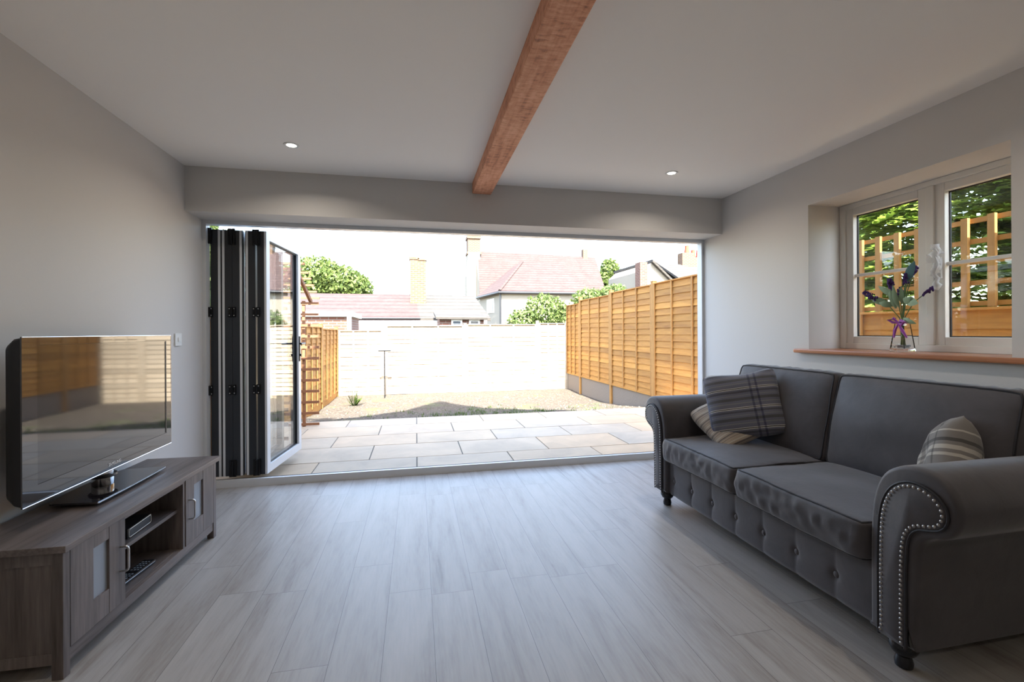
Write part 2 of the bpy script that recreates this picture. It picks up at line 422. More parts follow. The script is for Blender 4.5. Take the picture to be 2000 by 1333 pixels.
def root(name, loc, label, cat, group=None, kind=None, rot=None):
    """rot given: the parts are built in local coordinates"""
    o = bpy.data.objects.new(name, None); COL.objects.link(o); o.location = loc; o.empty_display_size = .1
    if rot is not None: o.rotation_euler = rot; ORG[o] = Vector((0, 0, 0))
    else: ORG[o] = Vector(loc)
    return tag(o, label, cat, group, kind)
def copy_tree(o, parent=None):
    c = o.copy(); COL.objects.link(c); c.parent = parent
    for ch in [q for q in COL.objects if q.parent == o]: copy_tree(ch, c)
    return c

# ------------------------------------------------------------------ room shell
XL, XR, YF, YH, ZC, ZH = -1.61, 2.72, 3.92, 3.655, 2.4, 2.078
YB = -3.0
def struct(name, mb, mat, label, cat): return tag(mb.build(name, mat), label, cat, None, 'structure')
struct('floor', MB().box(XL, XR, YB, YF + .02, -.1, 0), M['floor'], 'grey oak plank floor of the room', 'floor')
struct('ceiling', MB().box(XL - .3, XR + .34, YB - .3, YH + .35, ZC, ZC + .12), M['ceil'], 'plain white ceiling above the room', 'ceiling')
struct('wall_left', MB().box(XL - .3, XL, YB - .3, YH + .34, -.3, ZC + .001), M['wall'], 'plain pale wall behind the television', 'wall')
struct('wall_back', MB().box(XL, XR, YB - .3, YB, -.3, ZC + .001), M['wall'], 'plain pale wall at the rear of the room', 'wall')
struct('wall_front', MB().box(XL, XR, YH, YH + .34, ZH, ZC + .001), M['wall'], 'pale header wall above the wide folding door opening', 'wall')
WY0, WY1, WZ0, WZ1 = 1.603, 2.728, 1.04, 2.087
wr = MB()
wr.box(XR, XR + .34, YB - .3, WY0, -.3, ZC + .001).box(XR, XR + .34, WY1, YH + .34, -.3, ZC + .001)
wr.box(XR, XR + .34, WY0, WY1, -.3, WZ0).box(XR, XR + .34, WY0, WY1, WZ1, ZC + .001)
struct('wall_right', wr, M['wall'], 'pale wall with the deep window recess behind the sofa', 'wall')
struct('roof', MB().box(-2.0, 3.16, YB - .4, YH + .40, 2.53, 2.62), M['concrete'], 'flat roof over the single storey room', 'roof')
struct('roof_gable', MB().prism([(-2.0, 2.62), (3.3, 2.62), (3.3, 5.0), (.66, 9.3), (-2.0, 5.0)], 'y', -6, 2.0), M['stone_wall'], 'steep gabled upper storey of the house above the rear of the room', 'house gable')

bm_ = MB().box(.447, .60, YB, YH, 2.315, ZC + .01, bev=.006)
tag(bm_.build('ceiling_beam', M['beam']), 'rough sawn reddish brown timber beam running along the ceiling', 'beam', None, 'structure')

# downlights
def downlight(x, y, label):
    r = root('downlight', (x, y, ZC), label, 'ceiling light', 'recessed ceiling downlights')
    prof = [(.030, -.001), (.031, -.004), (.044, -.005), (.047, -.002), (.047, .003)]
    m = MB(); n = 28; vs = []; fs = []
    for q, z in prof:
        for k in range(n): vs.append((x + q * math.cos(2 * PI * k / n), y + q * math.sin(2 * PI * k / n), ZC + z))
    for i in range(len(prof) - 1):
        for k in range(n): fs.append((i * n + k, i * n + (k + 1) % n, (i + 1) * n + (k + 1) % n, (i + 1) * n + k))
    m.add(vs, fs, True).build('trim_ring', M['white'], r)
    MB().lathe([(.0295, -.002), (.030, .001)], (x, y, ZC), 24).build('lamp', M['lampglow'], r)
    l = bpy.data.lights.new('downlight_glow', 'AREA'); l.shape = 'DISK'; l.size = .055; l.energy = LAMP_W; l.color = (1, .90, .78); l.spread = math.radians(150)
    lo = bpy.data.objects.new('glow', l); COL.objects.link(lo); lo.parent = r; lo.location = (0, 0, -.008)
for x, lr in ((-.772, 'left of the beam'), (1.899, 'right of the beam')):
    downlight(x, 3.13, 'lit round ceiling downlight near the door header, ' + lr)
for x, lr in ((-.772, 'left of the beam'), (1.899, 'right of the beam')):  # extra downlights out of view, added to brighten the interior
    for y, q in ((1.2, 'above the middle of the room'), (-1.0, 'behind the viewer')):
        downlight(x, y, 'added unseen fill downlight %s, %s' % (q, lr))

# light switch on left wall
sw = root('light_switch', (XL, 3.545, 1.16), 'small white switch plate on the left wall beside the television', 'switch')
MB().box(XL, XL + .009, 3.502, 3.588, 1.117, 1.203, bev=.002).build('plate', M['white'], sw)
MB().box(XL + .009, XL + .014, 3.533, 3.557, 1.145, 1.175, bev=.001).build('rocker', M['white'], sw)

# ------------------------------------------------------------------ bifold frame, leaves
fr = root('door_frame', (.55, YF, 0), 'light grey metal frame around the wide folding door opening', 'door frame', None, 'structure')
MB().box(XL, XL + .028, YF, YF + .07, .06, ZH - .03).build('jamb', M['alu_light'], fr)
MB().box(XR - .028, XR - .014, YF, YF + .07, .06, ZH - .03).box(XR - .009, XR, YF, YF + .07, .06, ZH - .03).box(XR - .016, XR - .007, YF + .02, YF + .07, .06, ZH - .03).build('jamb', M['alu_light'], fr)
MB().box(XL, XR, YF, YF + .07, ZH - .03, ZH).build('head_track', M['alu_light'], fr)
th = MB().box(XL, XR, YF, YF + .03, .0, .058).box(XL, XR, YF + .03, YF + .042, 0, .050).box(XL, XR, YF + .042, YF + .09, -.05, .018)
th.build('threshold', M['alu_light'], fr)
MB().box(XL, XR, YF + .031, YF + .041, .048, .0595).build('track_gasket', M['gasket'], fr)

LZ0, LZ1, LT = .075, 2.018, .07
def leaf(n, x, dirs, length, ang, inner, label):
    """leaf as a bar along local +y; inner = +1 when the light inner face looks to +x"""
    r = root('door_%d' % n, (x, YF + .055, 0), label, 'door', 'folded leaves of the bifold door', 'structure', rot=(0, 0, math.radians(ang)))
    def xs(a, b): return (a, b) if inner > 0 else (-b, -a)
    P = .072
    def ring(mb, xa, xb, p):
        a, b = xs(xa, xb)
        mb.box(a, b, 0, p, LZ0, LZ1).box(a, b, length - p, length, LZ0, LZ1).box(a, b, p, length - p, LZ0, LZ0 + p).box(a, b, p, length - p, LZ1 - p, LZ1)
        return mb
    ring(MB(), -.035, .018, P).build('outer_frame', M['alu_dark'], r)
    ring(MB(), .018, .035, P - .008).build('inner_frame', M['alu_light'], r)
    if n < 5:  # black strips added to paint the shade in the gaps between leaves
        a, b = xs(.035, .0405); MB().box(a, b, .004, .03, LZ0, LZ1).box(a, b, length - .03, length - .004, LZ0, LZ1).build('gap_shade_strip', M['gasket'], r)
    a, b = xs(-.012, .008)
    MB().box(a, b, P - .004, length - P + .004, LZ0 + P - .004, LZ1 - P + .004).build('glass_pane', M['doorpane'], r)
    a, b = xs(.008, .016)
    g = MB(); p = P - .008; q = P + .002
    g.box(a, b, p, q, LZ0 + p, LZ1 - p).box(a, b, length - q, length - p, LZ0 + p, LZ1 - p).box(a, b, q, length - q, LZ0 + p, LZ0 + q).box(a, b, q, length - q, LZ1 - q, LZ1 - p)
    g.build('gasket', M['gasket'], r)
    return r, xs
lab = ['first folded glazed door leaf from the left jamb', 'second folded glazed door leaf from the left jamb', 'third folded glazed door leaf from the left jamb', 'fourth folded glazed door leaf from the left jamb']
cx_ = [-1.538, -1.456, -1.384, -1.287]
L = .80
dl = []
for i in range(4):
    dl.append(leaf(i + 1, cx_[i], 1, L, (-.7, .5, -.6, .4)[i], 1 if i % 2 == 0 else -1, lab[i]))
r5, xs5 = leaf(5, -1.205, 1, .80, -5.0, 1, 'outermost glazed door leaf of the stack, swung slightly open with a black lever handle')
# handle of the fifth leaf
hb = MB()
for s in (1, -1):
    xo = .035 * s
    hb.box(xo, xo + .008 * s, L - .058, L - .03, .93, 1.17, bev=.002)
    hb.tube([(xo, L - .044, 1.10), (xo + .05 * s, L - .044, 1.10), (xo + .055 * s, L - .05, 1.10), (xo + .055 * s, L - .165, 1.098)], .009, 10)
    hb.tube([(xo, L - .044, .99), (xo + .02 * s, L - .044, .99)], .011, 12)
tag(hb.build('lever_handle', M['black'], r5), 'black lever handle')
# hinges between leaves: black plates with four screws
def hinge(x, z0, z1, parent_i, wide=.05, knuckle=True):
    pr = dl[parent_i][0] if parent_i < 4 else r5
    px, py = pr.location.x, pr.location.y
    ca = pr.rotation_euler.z
    m = MB(); lx = x - px
    m.box(lx - wide / 2, lx - .004, -.014, -.001, z0, z1, bev=.002).box(lx + .004, lx + wide / 2, -.014, -.001, z0, z1, bev=.002)
    m.tube([(lx, -.016, z0 + .004), (lx, -.016, z1 - .004)], .009, 10)
    h = m.build('hinge', M['blackmetal'], pr)
    sc = MB()
    if z1 - z0 < .12:
        for sx in (-1, 1):
            for sz in (z0 + .014, z1 - .014): sc.ball((lx + sx * wide * .32, -.015, sz), .0045, 8, 6, (1, .5, 1))
        sc.build('screw', M['steel'], h)
for z0, z1 in ((.07, .20), (.716, .796), (1.329, 1.41), (1.90, 2.028)):
    hinge(-1.420, z0, z1, 1); hinge(-1.246, z0, z1, 3)
    hinge(-1.576, z0, z1, 0, .032)

# ------------------------------------------------------------------ side window
wn = root('window_1', (3.0, 2.165, 1.069), 'cream timber casement window in the right wall above the sofa', 'window', None, 'structure')
XW = 2.985
f = MB(); fb = .045
z0, z1 = 1.069, WZ1
f.box(XW, XW + .075, WY0, WY0 + fb, z0, z1, bev=.004).box(XW, XW + .075, WY1 - fb, WY1, z0, z1, bev=.004)
f.box(XW, XW + .075, WY0 + fb, WY1 - fb, z0, z0 + .04, bev=.004).box(XW, XW + .075, WY0 + fb, WY1 - fb, z1 - .035, z1, bev=.004)
f.box(XW, XW + .075, 2.118, 2.162, z0 + .04, z1 - .035, bev=.004)
f.build('window_frame', M['cream'], wn)
for y0, y1, nm in ((2.160, WY1 - fb + .002, 'L'), (WY0 + fb - .002, 2.120, 'R')):
    sp = .052
    s = MB(); a, b = z0 + .038, z1 - .033
    xa, xb = XW + .012, XW + .065
    s.box(xa, xb, y0, y0 + sp, a, b, bev=.004).box(xa, xb, y1 - sp, y1, a, b, bev=.004)
    s.box(xa, xb, y0 + sp, y1 - sp, a, a + .05, bev=.004).box(xa, xb, y0 + sp, y1 - sp, b - .05, b, bev=.004)
    so = s.build('sash', M['cream'], wn)
    g = MB(); gz0, gz1 = a + .05, b - .05
    xg = XW + .045
    g.box(xg, xg + .012, y0 + sp, y0 + sp + .005, gz0, gz1).box(xg, xg + .012, y1 - sp - .005, y1 - sp, gz0, gz1).box(xg, xg + .012, y0 + sp, y1 - sp, gz0, gz0 + .006).box(xg, xg + .012, y0 + sp, y1 - sp, gz1 - .006, gz1)
    g.build('gasket', M['gasket'], so)
    MB().box(xg + .002, xg + .010, y0 + sp, y1 - sp, gz0, gz1).build('pane', M['pane'], so)
    MB().box(xa + .012, xa + .03, y0 + sp, y1 - sp, 1.572, 1.592, bev=.004).build('glazing_bar', M['cream'], so)
# window handle still in its crumpled wrapping
hm = MB()
random.seed(3)
pts = []
for i in range(14):
    z = 1.70 - .26 * i / 13
    pts.append((XW - .012 + random.uniform(-.01, .006), 2.098 + random.uniform(-.012, .012), z))
hm.tube(pts, [random.uniform(.010, .024) for _ in pts], 7)
for i in range(9):
    z = random.uniform(1.46, 1.70); y = 2.09 + random.uniform(-.02, .02); x = XW - .02
    hm.add([(x, y, z), (x - .02, y + random.uniform(-.03, .03), z + .02), (x - .01, y + random.uniform(-.035, .03), z - .03), (x + .012, y, z - .03)], [(0, 1, 2), (0, 2, 3)])
hm.box(XW - .005, XW + .014, 2.078, 2.10, 1.50, 1.62, bev=.003)
tag(hm.build('wrapped_handle', M['film'], wn, soft=True), 'window handle in crumpled clear plastic wrapping')
s = MB(); s.box(2.72, XW + .01, WY0, WY1, 1.04, 1.069).box(2.68, 2.722, 1.50, 2.826, 1.04, 1.069, bev=.008)
tag(s.build('window_sill', M['sill'], wn), 'varnished reddish brown timber sill')

# ------------------------------------------------------------------ vase with lavender
vx, vy, vz = 2.86, 2.20, 1.069
va = root('flower_vase', (vx, vy, vz), 'tapering square glass vase with a purple ribbon on the window sill', 'vase')
v = MB()
def sq(h, z): return [(vx + a * h, vy + b * h, vz + z) for a, b in ((-1, -1), (1, -1), (1, 1), (-1, 1))]
rings = [sq(.043, .001), sq(.043, .006), sq(.022, .205), sq(.019, .205), sq(.036, .02), sq(.036, .019)]
vs = sum(rings, []); fs = [(3, 2, 1, 0)]
for i in range(5):
    for k in range(4): fs.append((i * 4 + k, i * 4 + (k + 1) % 4, i * 4 + 4 + (k + 1) % 4, i * 4 + 4 + k))
fs.append((20, 21, 22, 23))
v.add(vs, fs).build('glass_body', M['vglass'], va)
gr = MB(); random.seed(11)
for i in range(90):
    gr.ball((vx + random.uniform(-.027, .027), vy + random.uniform(-.027, .027), vz + .026 + random.uniform(0, .012)), random.uniform(.003, .0055), 6, 4)
g_ = gr.build('clear_pebbles', M['frost'], va); g_['kind'] = 'stuff'
rb = MB()
rb.tube([(vx + .028 * math.cos(t), vy + .028 * math.sin(t), vz + .175) for t in [2 * PI * k / 16 for k in range(16)]], .006, 6, True)
for sy, dz in ((1, .012), (-1, -.003)):
    pts = [(vx - .03, vy, vz + .175), (vx - .04, vy + sy * .022, vz + .19 + dz), (vx - .045, vy + sy * .045, vz + .18 + dz), (vx - .04, vy + sy * .025, vz + .165 + dz), (vx - .03, vy, vz + .172)]
    rb.tube(pts, [.003, .009, .010, .008, .003], 6)
for sy in (.012, -.03):
    rb.tube([(vx - .032, vy, vz + .17), (vx - .042, vy + sy, vz + .13), (vx - .038, vy + sy * 1.8, vz + .085)], [.004, .009, .005], 5)
rb.build('ribbon_bow', M['ribbon'], va)
fl = root('lavender_bunch', (vx, vy, vz + .03), 'bunch of artificial purple lavender with pale leaves standing in the glass vase', 'flowers')
random.seed(5)
tips = [(.20, 1.43), (.135, 1.40), (.085, 1.46), (.03, 1.475), (-.02, 1.53), (-.035, 1.50), (-.05, 1.54), (-.015, 1.42), (-.13, 1.42), (-.005, 1.50)]
# (offset towards the far end of the sill, height)
st = MB(); pu = []
for i, (dy, z) in enumerate(tips):
    dx = random.uniform(-.07, .03)
    p0 = (vx + random.uniform(-.008, .008), vy + random.uniform(-.01, .01), vz + .035); p1 = (vx + dx * .1, vy + dy * .07, vz + .2)
    pm = (vx + dx * .5, vy + dy * .45, vz + .2 + (z - vz - .2) * .62); p2 = (vx + dx, vy + dy, z)
    st.tube([p0, p1, pm, p2], .0024, 6)
    m = MB(); d = (Vector(p2) - Vector(pm)).normalized()
    for k in range(46):
        t = random.uniform(-.006, .048); a = random.uniform(0, 2 * PI); rr = random.uniform(.003, .015) * (1 - max(t, 0) * 8 * .9 / .6 * .35)
        q = Vector(p2) + d * (t - .012) + Vector((math.cos(a), math.sin(a) * (1 - abs(d.y) * .4), math.sin(a * 1.7) * .8)) * rr
        m.ball(q, random.uniform(.0035, .0065), 5, 4, (1, 1, 1.4))
    pu.append(m)
st.build('stem', M['stem'], fl)
for m in pu: m.build('flower_spike', M['purple'], fl)
def leaf_shape(mb, base, tip, w, n=6, bend=.01):
    base = Vector(base); tip = Vector(tip); d = tip - base; side = d.cross(Vector((1, .3, .1))).normalized()
    if side.length < .1: side = Vector((0, 1, 0))
    nr = d.cross(side).normalized(); vs = []
    for i in range(n + 1):
        t = i / n; ww = w * math.sin(PI * min(1, t * .92 + .06)) ** .8
        c = base + d * t + nr * bend * math.sin(PI * t)
        vs += [c - side * ww, c + nr * .003, c + side * ww]
    fs = []
    for i in range(n):
        for k in range(2): fs.append((i * 3 + k, i * 3 + k + 1, i * 3 + 4 + k, i * 3 + 3 + k))
    mb.add(vs, fs, True)
for k, (dy0, z0_, dy1, z1_, w) in enumerate([(.02, 1.40, .12, 1.475, .018), (.09, 1.36, .155, 1.405, .022), (-.06, 1.38, -.14, 1.35, .028), (.03, 1.33, .05, 1.45, .016), (-.02, 1.36, -.03, 1.46, .016), (0, 1.33, .0, 1.47, .012), (-.03, 1.27, -.10, 1.235, .014), (.05, 1.35, .10, 1.37, .02), (-.04, 1.36, -.10, 1.39, .02), (.015, 1.34, .03, 1.44, .011)]):
    m = MB(); leaf_shape(m, (vx - .02, vy + dy0 * .7, z0_), (vx - .03 - .02 * (k % 3), vy + dy1, z1_), w)
    m.build('leaf', M['bloom_leaf'], fl)
m = MB(); leaf_shape(m, (vx - .01, vy - .035, 1.49), (vx - .02, vy - .085, 1.60), .022); m.build('leaf', M['blue_leaf'], fl)

# ------------------------------------------------------------------ tv cabinet (local: x away from wall = +x front at 0, y along length)
CA = -math.atan(.034)
cab = root('tv_cabinet', (-1.205, 1.87, 0), 'low dark oak television cabinet with two glazed doors and open shelves', 'cabinet', rot=(0, 0, CA))
CW = M['cabwood']; CZ = M['cabwoodz']; D = -.375
MB().box(D - .01, .012, -.006, 1.178, .442, .466, bev=.002).build('cabinet_top', CW, cab)
for y0 in (0, 1.105):
    for x0 in (-.036, D):
        MB().box(x0, x0 + .036, y0, y0 + .032, 0, .442, bev=.002).build('leg', CZ, cab)
for y0 in (.008, 1.112):
    m = MB(); m.box(D + .036, -.036, y0, y0 + .016, .085, .405).box(D + .036, -.036, y0 - .004, y0 + .02, .40, .442).box(D + .036, -.036, y0 - .004, y0 + .02, .052, .09)
    m.build('side_panel', CZ, cab)
MB().box(-.034, -.004, .032, 1.105, .046, .090, bev=.0015).build('bottom_rail', CW, cab)
MB().box(D, -.004, .032, 1.105, .425, .442).build('top_rail', CW, cab)
MB().box(D + .005, D + .015, .03, 1.105, .09, .425).build('back_panel', CW, cab)
MB().box(D + .015, -.03, .024, 1.112, .078, .092).build('cabinet_floor', CW, cab)
MB().box(D + .015, -.016, .328, .346, .09, .425).build('divider', CZ, cab)
MB().box(D + .015, -.004, .782, .80, .09, .425).build('divider', CZ, cab)
MB().box(D + .015, -.03, .346, .782, .279, .296, bev=.001).build('shelf', CW, cab)
def cab_door(y0, y1, gy0, gy1, hy):
    d = MB(); z0, z1 = .094, .436
    gz0, gz1 = .19, .388
    d.box(-.02, 0, y0, gy0, z0, z1).box(-.02, 0, gy1, y1, z0, z1).box(-.02, -.001, gy0, gy1, z0, gz0).box(-.02, -.001, gy0, gy1, gz1, z1)
    do = d.build('door', CZ, cab)
    MB().box(-.014, -.010, gy0, gy1, gz0, gz1).build('frosted_pane', M['frost'], do)
    hz0, hz1 = .225, .325
    MB().tube([(0, hy, hz0), (.020, hy, hz0), (.026, hy, hz0 + .004), (.029, hy, hz0 + .012), (.029, hy, hz1 - .012), (.026, hy, hz1 - .004), (.020, hy, hz1), (0, hy, hz1)], .0045, 8).build('handle', M['steel'], do)
cab_door(.034, .326, .145, .232, .298)
cab_door(.802, 1.103, .885, .985, .832)

# set-top box and remote
Rz = Matrix.Rotation(CA, 4, 'Z')
def cab_pt(x, y, z): q = Rz @ Vector((x, y, z)); return (q.x - 1.205, q.y + 1.87, q.z)
sb = root('set_top_box', cab_pt(-.10, .53, .2965), 'small black set-top box with a pale outlined front on the middle shelf', 'set-top box', rot=(0, 0, CA + .05))
MB().box(-.13, .04, -.095, .095, .003, .043, bev=.004).build('case', M['black'], sb)
o_ = MB(); 
rr_ = []
for (cy, cz, a0) in ((.08, .032, 0), (-.08, .032, 90), (-.08, .013, 180), (.08, .013, 270)):
    for k in range(5):
        a = math.radians(a0 + 90 * k / 4); rr_.append((.0415, cy + .008 * math.cos(a), cz + .008 * math.sin(a)))
o_.tube(rr_, .0013, 6, True).build('front_outline', M['white'], sb)
for a_, b_ in ((-.12, -.08), (.01, -.08), (-.12, .05), (.01, .05)): MB().box(a_, a_ + .02, b_, b_ + .03, 0, .004).build('foot', M['black'], sb)
rm = root('remote_control', cab_pt(-.09, .52, .0925), 'long black remote control with pale buttons on the bottom shelf', 'remote control', rot=(0, 0, CA - .06))
MB().box(-.027, .027, -.125, .125, 0, .020, bev=.006).build('case', M['black'], rm)
bt = MB()
for i in range(12):
    for j in range(3):
        if i == 6: continue
        bt.box(-.017 + j * .0135, -.010 + j * .0135, -.112 + i * .0185, -.104 + i * .0185, .0195, .0215)
bt.build('button', M['frost'], rm)['kind'] = 'stuff'
MB().tube([(.0275, -.118, .012), (.0275, .118, .012)], .0014, 6).build('silver_edge', M['steel'], rm)

# ------------------------------------------------------------------ television
TX, TY, TZ = -1.41, 2.515, .466
tv = root('television', (TX, TY, TZ), 'large black flat screen television standing on the dark cabinet', 'television')
ty0, ty1, tz0, tz1 = 1.995, 3.028, .562, 1.191
def rrect(y0, y1, z0, z1, r, n=6):
    out = []
    for cy, cz, a0 in ((y1 - r, z1 - r, 0), (y0 + r, z1 - r, 90), (y0 + r, z0 + r, 180), (y1 - r, z0 + r, 270)):
        for k in range(n + 1):
            a = math.radians(a0 + 90 * k / n); out.append((cy + r * math.cos(a), cz + r * math.sin(a)))
    return out
def loft(mb, secs, cap0=True, cap1=True):
    n = len(secs[0][1]); vs = []; fs = []
    for x, lp in secs: vs += [(x, a, b) for a, b in lp]
    for i in range(len(secs) - 1):
        for k in range(n): fs.append((i * n + k, i * n + (k + 1) % n, (i + 1) * n + (k + 1) % n, (i + 1) * n + k))
    if cap0: fs.append(tuple(range(n - 1, -1, -1)))
    if cap1: fs.append(tuple((len(secs) - 1) * n + k for k in range(n)))
    mb.add(vs, fs, True); return mb
b = MB()
loft(b, [(TX - .004, rrect(ty0 + .002, ty1 - .002, tz0 + .002, tz1 - .002, .008)), (TX - .03, rrect(ty0 + .001, ty1 - .001, tz0 + .006, tz1 - .006, .02)), (TX - .052, rrect(ty0 + .006, ty1 - .006, tz0 + .022, tz1 - .022, .03)), (TX - .065, rrect(ty0 + .03, ty1 - .03, tz0 + .06, tz1 - .06, .05)), (TX - .095, rrect(ty0 + .16, ty1 - .16, tz0 + .12, tz1 - .12, .05))])
b.build('back_shell', M['tvback'], tv)
sy0, sy1, sz0, sz1 = ty0 + .070, ty1 - .050, tz0 + .068, tz1 - .030
b = MB()
def quadring(mb, o, i):
    vs = [(o[4], o[0], o[2]), (o[4], o[1], o[2]), (o[4], o[1], o[3]), (o[4], o[0], o[3]), (i[4], i[0], i[2]), (i[4], i[1], i[2]), (i[4], i[1], i[3]), (i[4], i[0], i[3])]
    mb.add(vs, [(k, (k + 1) % 4, 4 + (k + 1) % 4, 4 + k) for k in range(4)])
b.box(TX - .004, TX + .001, ty0, sy0, tz0, tz1).box(TX - .004, TX + .001, sy1, ty1, tz0, tz1).box(TX - .004, TX + .001, sy0, sy1, sz1, tz1).box(TX - .004, TX + .001, sy0, sy1, tz0, sz0)
b.build('bezel', M['tvbezel'], tv)
MB().box(TX - .004, TX, sy0 + .001, sy1 - .001, sz0 + .001, sz1 - .001).build('screen', M['tvscreen'], tv)
MB().box(TX - .002, TX + .0016, sy1 - .012, sy1 - .001, sz0 + .004, sz1 - .004).build('screen_edge_strip', M['gasket'], tv)
e = MB()
e.tube([(TX, ty0, tz0), (TX, ty1, tz0)], .0028, 8).tube([(TX, ty0, tz1), (TX, ty1, tz1)], .0028, 8).tube([(TX, ty1, tz0), (TX, ty1, tz1)], .0022, 8)
e.build('silver_trim', M['chrome'], tv)
fo = bpy.data.curves.new('logo', 'FONT'); fo.body = 'SAMSUNG'; fo.size = .020; fo.extrude = .0006; fo.align_x = 'CENTER'; fo.align_y = 'CENTER'
tmp = bpy.data.objects.new('tmp', fo); COL.objects.link(tmp); dg = bpy.context.evaluated_depsgraph_get(); me = bpy.data.meshes.new_from_object(tmp.evaluated_get(dg)); bpy.data.objects.remove(tmp); bpy.data.curves.remove(fo)
me.materials.clear(); me.materials.append(M['logo'])
lo = bpy.data.objects.new('logo', me); COL.objects.link(lo); lo.parent = tv; ORG[lo] = Vector()
lo.matrix_basis = Matrix(((0, 0, 1, .0022), (1, 0, 0, 2.515 - TY), (0, 1, 0, tz0 + .026 - TZ), (0, 0, 0, 1)))
# base
bp = MB(); base = []
for k in range(17):
    t = -1 + 2 * k / 16; base.append((TX + .09 - .006 * t * t, 2.52 + .265 * t))
for k in range(17):
    t = 1 - 2 * k / 16; base.append((TX - .13 + .03 * abs(t) ** 3, 2.52 + .25 * t))
bp.prism([(x, y) for x, y in base], 'z', .480, .488)
bp.build('stand_plate', M['tvbezel'], tv)
MB().tube([(x, y, .484) for x, y in base[:17]], .0035, 6).build('plate_edge', M['chrome'], tv)
MB().lathe([(.055, 0), (.06, .004), (.055, .012)], (TX - .05, 2.52, .468), 28).build('foot', M['tvback'], tv)
MB().lathe([(.040, 0), (.042, .004), (.042, .045)], (TX - .05, 2.52, .487), 28).build('neck', M['chrome'], tv)
MB().lathe([(.052, 0), (.055, .004), (.052, .014)], (TX - .05, 2.52, .526), 28).build('swivel_collar', M['tvback'], tv)
MB().lathe([(.040, 0), (.040, .09)], (TX - .05, 2.52, .540), 28).build('neck', M['chrome'], tv)

# ------------------------------------------------------------------ sofa
sf = root('sofa', (2.12, 2.09, 0), 'charcoal suede two seat sofa with rolled studded arms under the window', 'sofa')
SY0, SY1 = 1.385, 2.795
def chaikin(p, it=2):
    for _ in range(it):
        q = [p[0]]
        for a, c in zip(p[:-1], p[1:]):
            q += [(a[0] * .75 + c[0] * .25, a[1] * .75 + c[1] * .25), (a[0] * .25 + c[0] * .75, a[1] * .25 + c[1] * .75)]
        q.append(p[-1]); p = q
    return p
ARM = chaikin([(0, .105), (0, .45), (.008, .58), (.04, .68), (.10, .728), (.17, .742), (.235, .726), (.278, .68), (.293, .62), (.282, .56), (.248, .525), (.205, .512), (.175, .485), (.163, .43), (.158, .3), (.155, .105)])
PAN = chaikin([(.042, .108), (.042, .45), (.052, .57), (.082, .64), (.125, .675), (.17, .684), (.215, .672), (.252, .64), (.262, .60), (.245, .562), (.21, .546), (.17, .536), (.143, .505), (.133, .45), (.130, .3), (.130, .108)])
def inset(lp, d):
    n = len(lp); out = []
    area = sum(lp[i][0] * lp[(i + 1) % n][1] - lp[(i + 1) % n][0] * lp[i][1] for i in range(n)); sg = 1 if area > 0 else -1
    for i in range(n):
        a = Vector(lp[i - 1]); c = Vector(lp[(i + 1) % n]); t = (c - a)
        if t.length == 0: out.append(lp[i]); continue
        t.normalize(); nn = Vector((-t.y, t.x)) * sg
        out.append((lp[i][0] + nn.x * d, lp[i][1] + nn.y * d))
    return out
def arm(side):
    def T(lp): return [((SY0 - s) if side < 0 else (SY1 + s), z) for s, z in lp]
    a = MB()
    loft(a, [(1.640, T(inset(ARM, .016))), (1.644, T(inset(ARM, .007))), (1.652, T(inset(ARM, .002))), (1.668, T(ARM)), (1.9, T(ARM)), (2.2, T(ARM)), (2.5, T(ARM)), (2.59, T(inset(ARM, .003))), (2.605, T(inset(ARM, .014)))])
    ao = a.build('arm', M['sofa'], sf)
    p = MB(); loft(p, [(1.641, T(PAN)), (1.634, T(PAN)), (1.630, T(inset(PAN, .004)))])
    p.build('front_panel', M['sofa'], ao)
    pp = MB(); pp.tube([(1.634, y, z) for y, z in T(inset(PAN, -.004))], .0045, 6); pp.build('piping', M['piping'], ao)
    path = T(inset(PAN, .010)); ln = [0]
    for i in range(1, len(path)): ln.append(ln[-1] + math.dist(path[i], path[i - 1]))
    nn = int(ln[-1] / .0165); m = MB()
    for k in range(nn):
        t = (k + .5) * ln[-1] / nn; i = 1
        while ln[i] < t: i += 1
        q = (t - ln[i - 1]) / (ln[i] - ln[i - 1]); y = path[i - 1][0] * (1 - q) + path[i][0] * q; z = path[i - 1][1] * (1 - q) + path[i][1] * q
        m.ball((1.630, y, z), .0058, 10, 6, (.75, 1, 1))
    o = m.build('nailhead_trim', M['nail'], ao); o['label'] = 'row of pewter nail heads'
    return ao
arm(-1); arm(1)
# tufted base front
bt_y = [1.36 + .1993 * k for k in range(8)]
g = MB(); ny, nz = 170, 26; vs = []; fs = []
for i in range(ny + 1):
    y = SY0 - .002 + (SY1 - SY0 + .004) * i / ny
    for j in range(nz + 1):
        z = .095 + .245 * j / nz
        d = min(abs(y - q) for q in bt_y)
        puff = max(0, math.sin(PI * min(d / .0997, 1) / 2)) ** .4
        rr = math.hypot(d, (z - .197) * .9)
        dep = .013 * (1 - puff) * (.55 + .45 * math.exp(-((z - .197) / .05) ** 2)) + .012 * math.exp(-(rr / .018) ** 2)
        edge = .012 * (max(0, 1 - (z - .095) / .03) ** 2 + max(0, 1 - (.34 - z) / .04) ** 2)
        vs.append((1.668 + dep + edge, y, z))
for i in range(ny):
    for j in range(nz):
        a = i * (nz + 1) + j; fs.append((a, a + nz + 1, a + nz + 2, a + 1))
n0 = len(vs)
vs += [(2.4, SY0, .095), (2.4, SY1, .095), (2.4, SY0, .34), (2.4, SY1, .34)]
g.add(vs, fs, True)
g.box(1.70, 2.45, SY0, SY1, .096, .338)
g.build('base', M['sofa'], sf)
for y in bt_y[1:]:
    MB().ball((1.684, y, .197), .0135, 12, 8, (.6, 1, 1)).build('button', M['sofa'], sf)
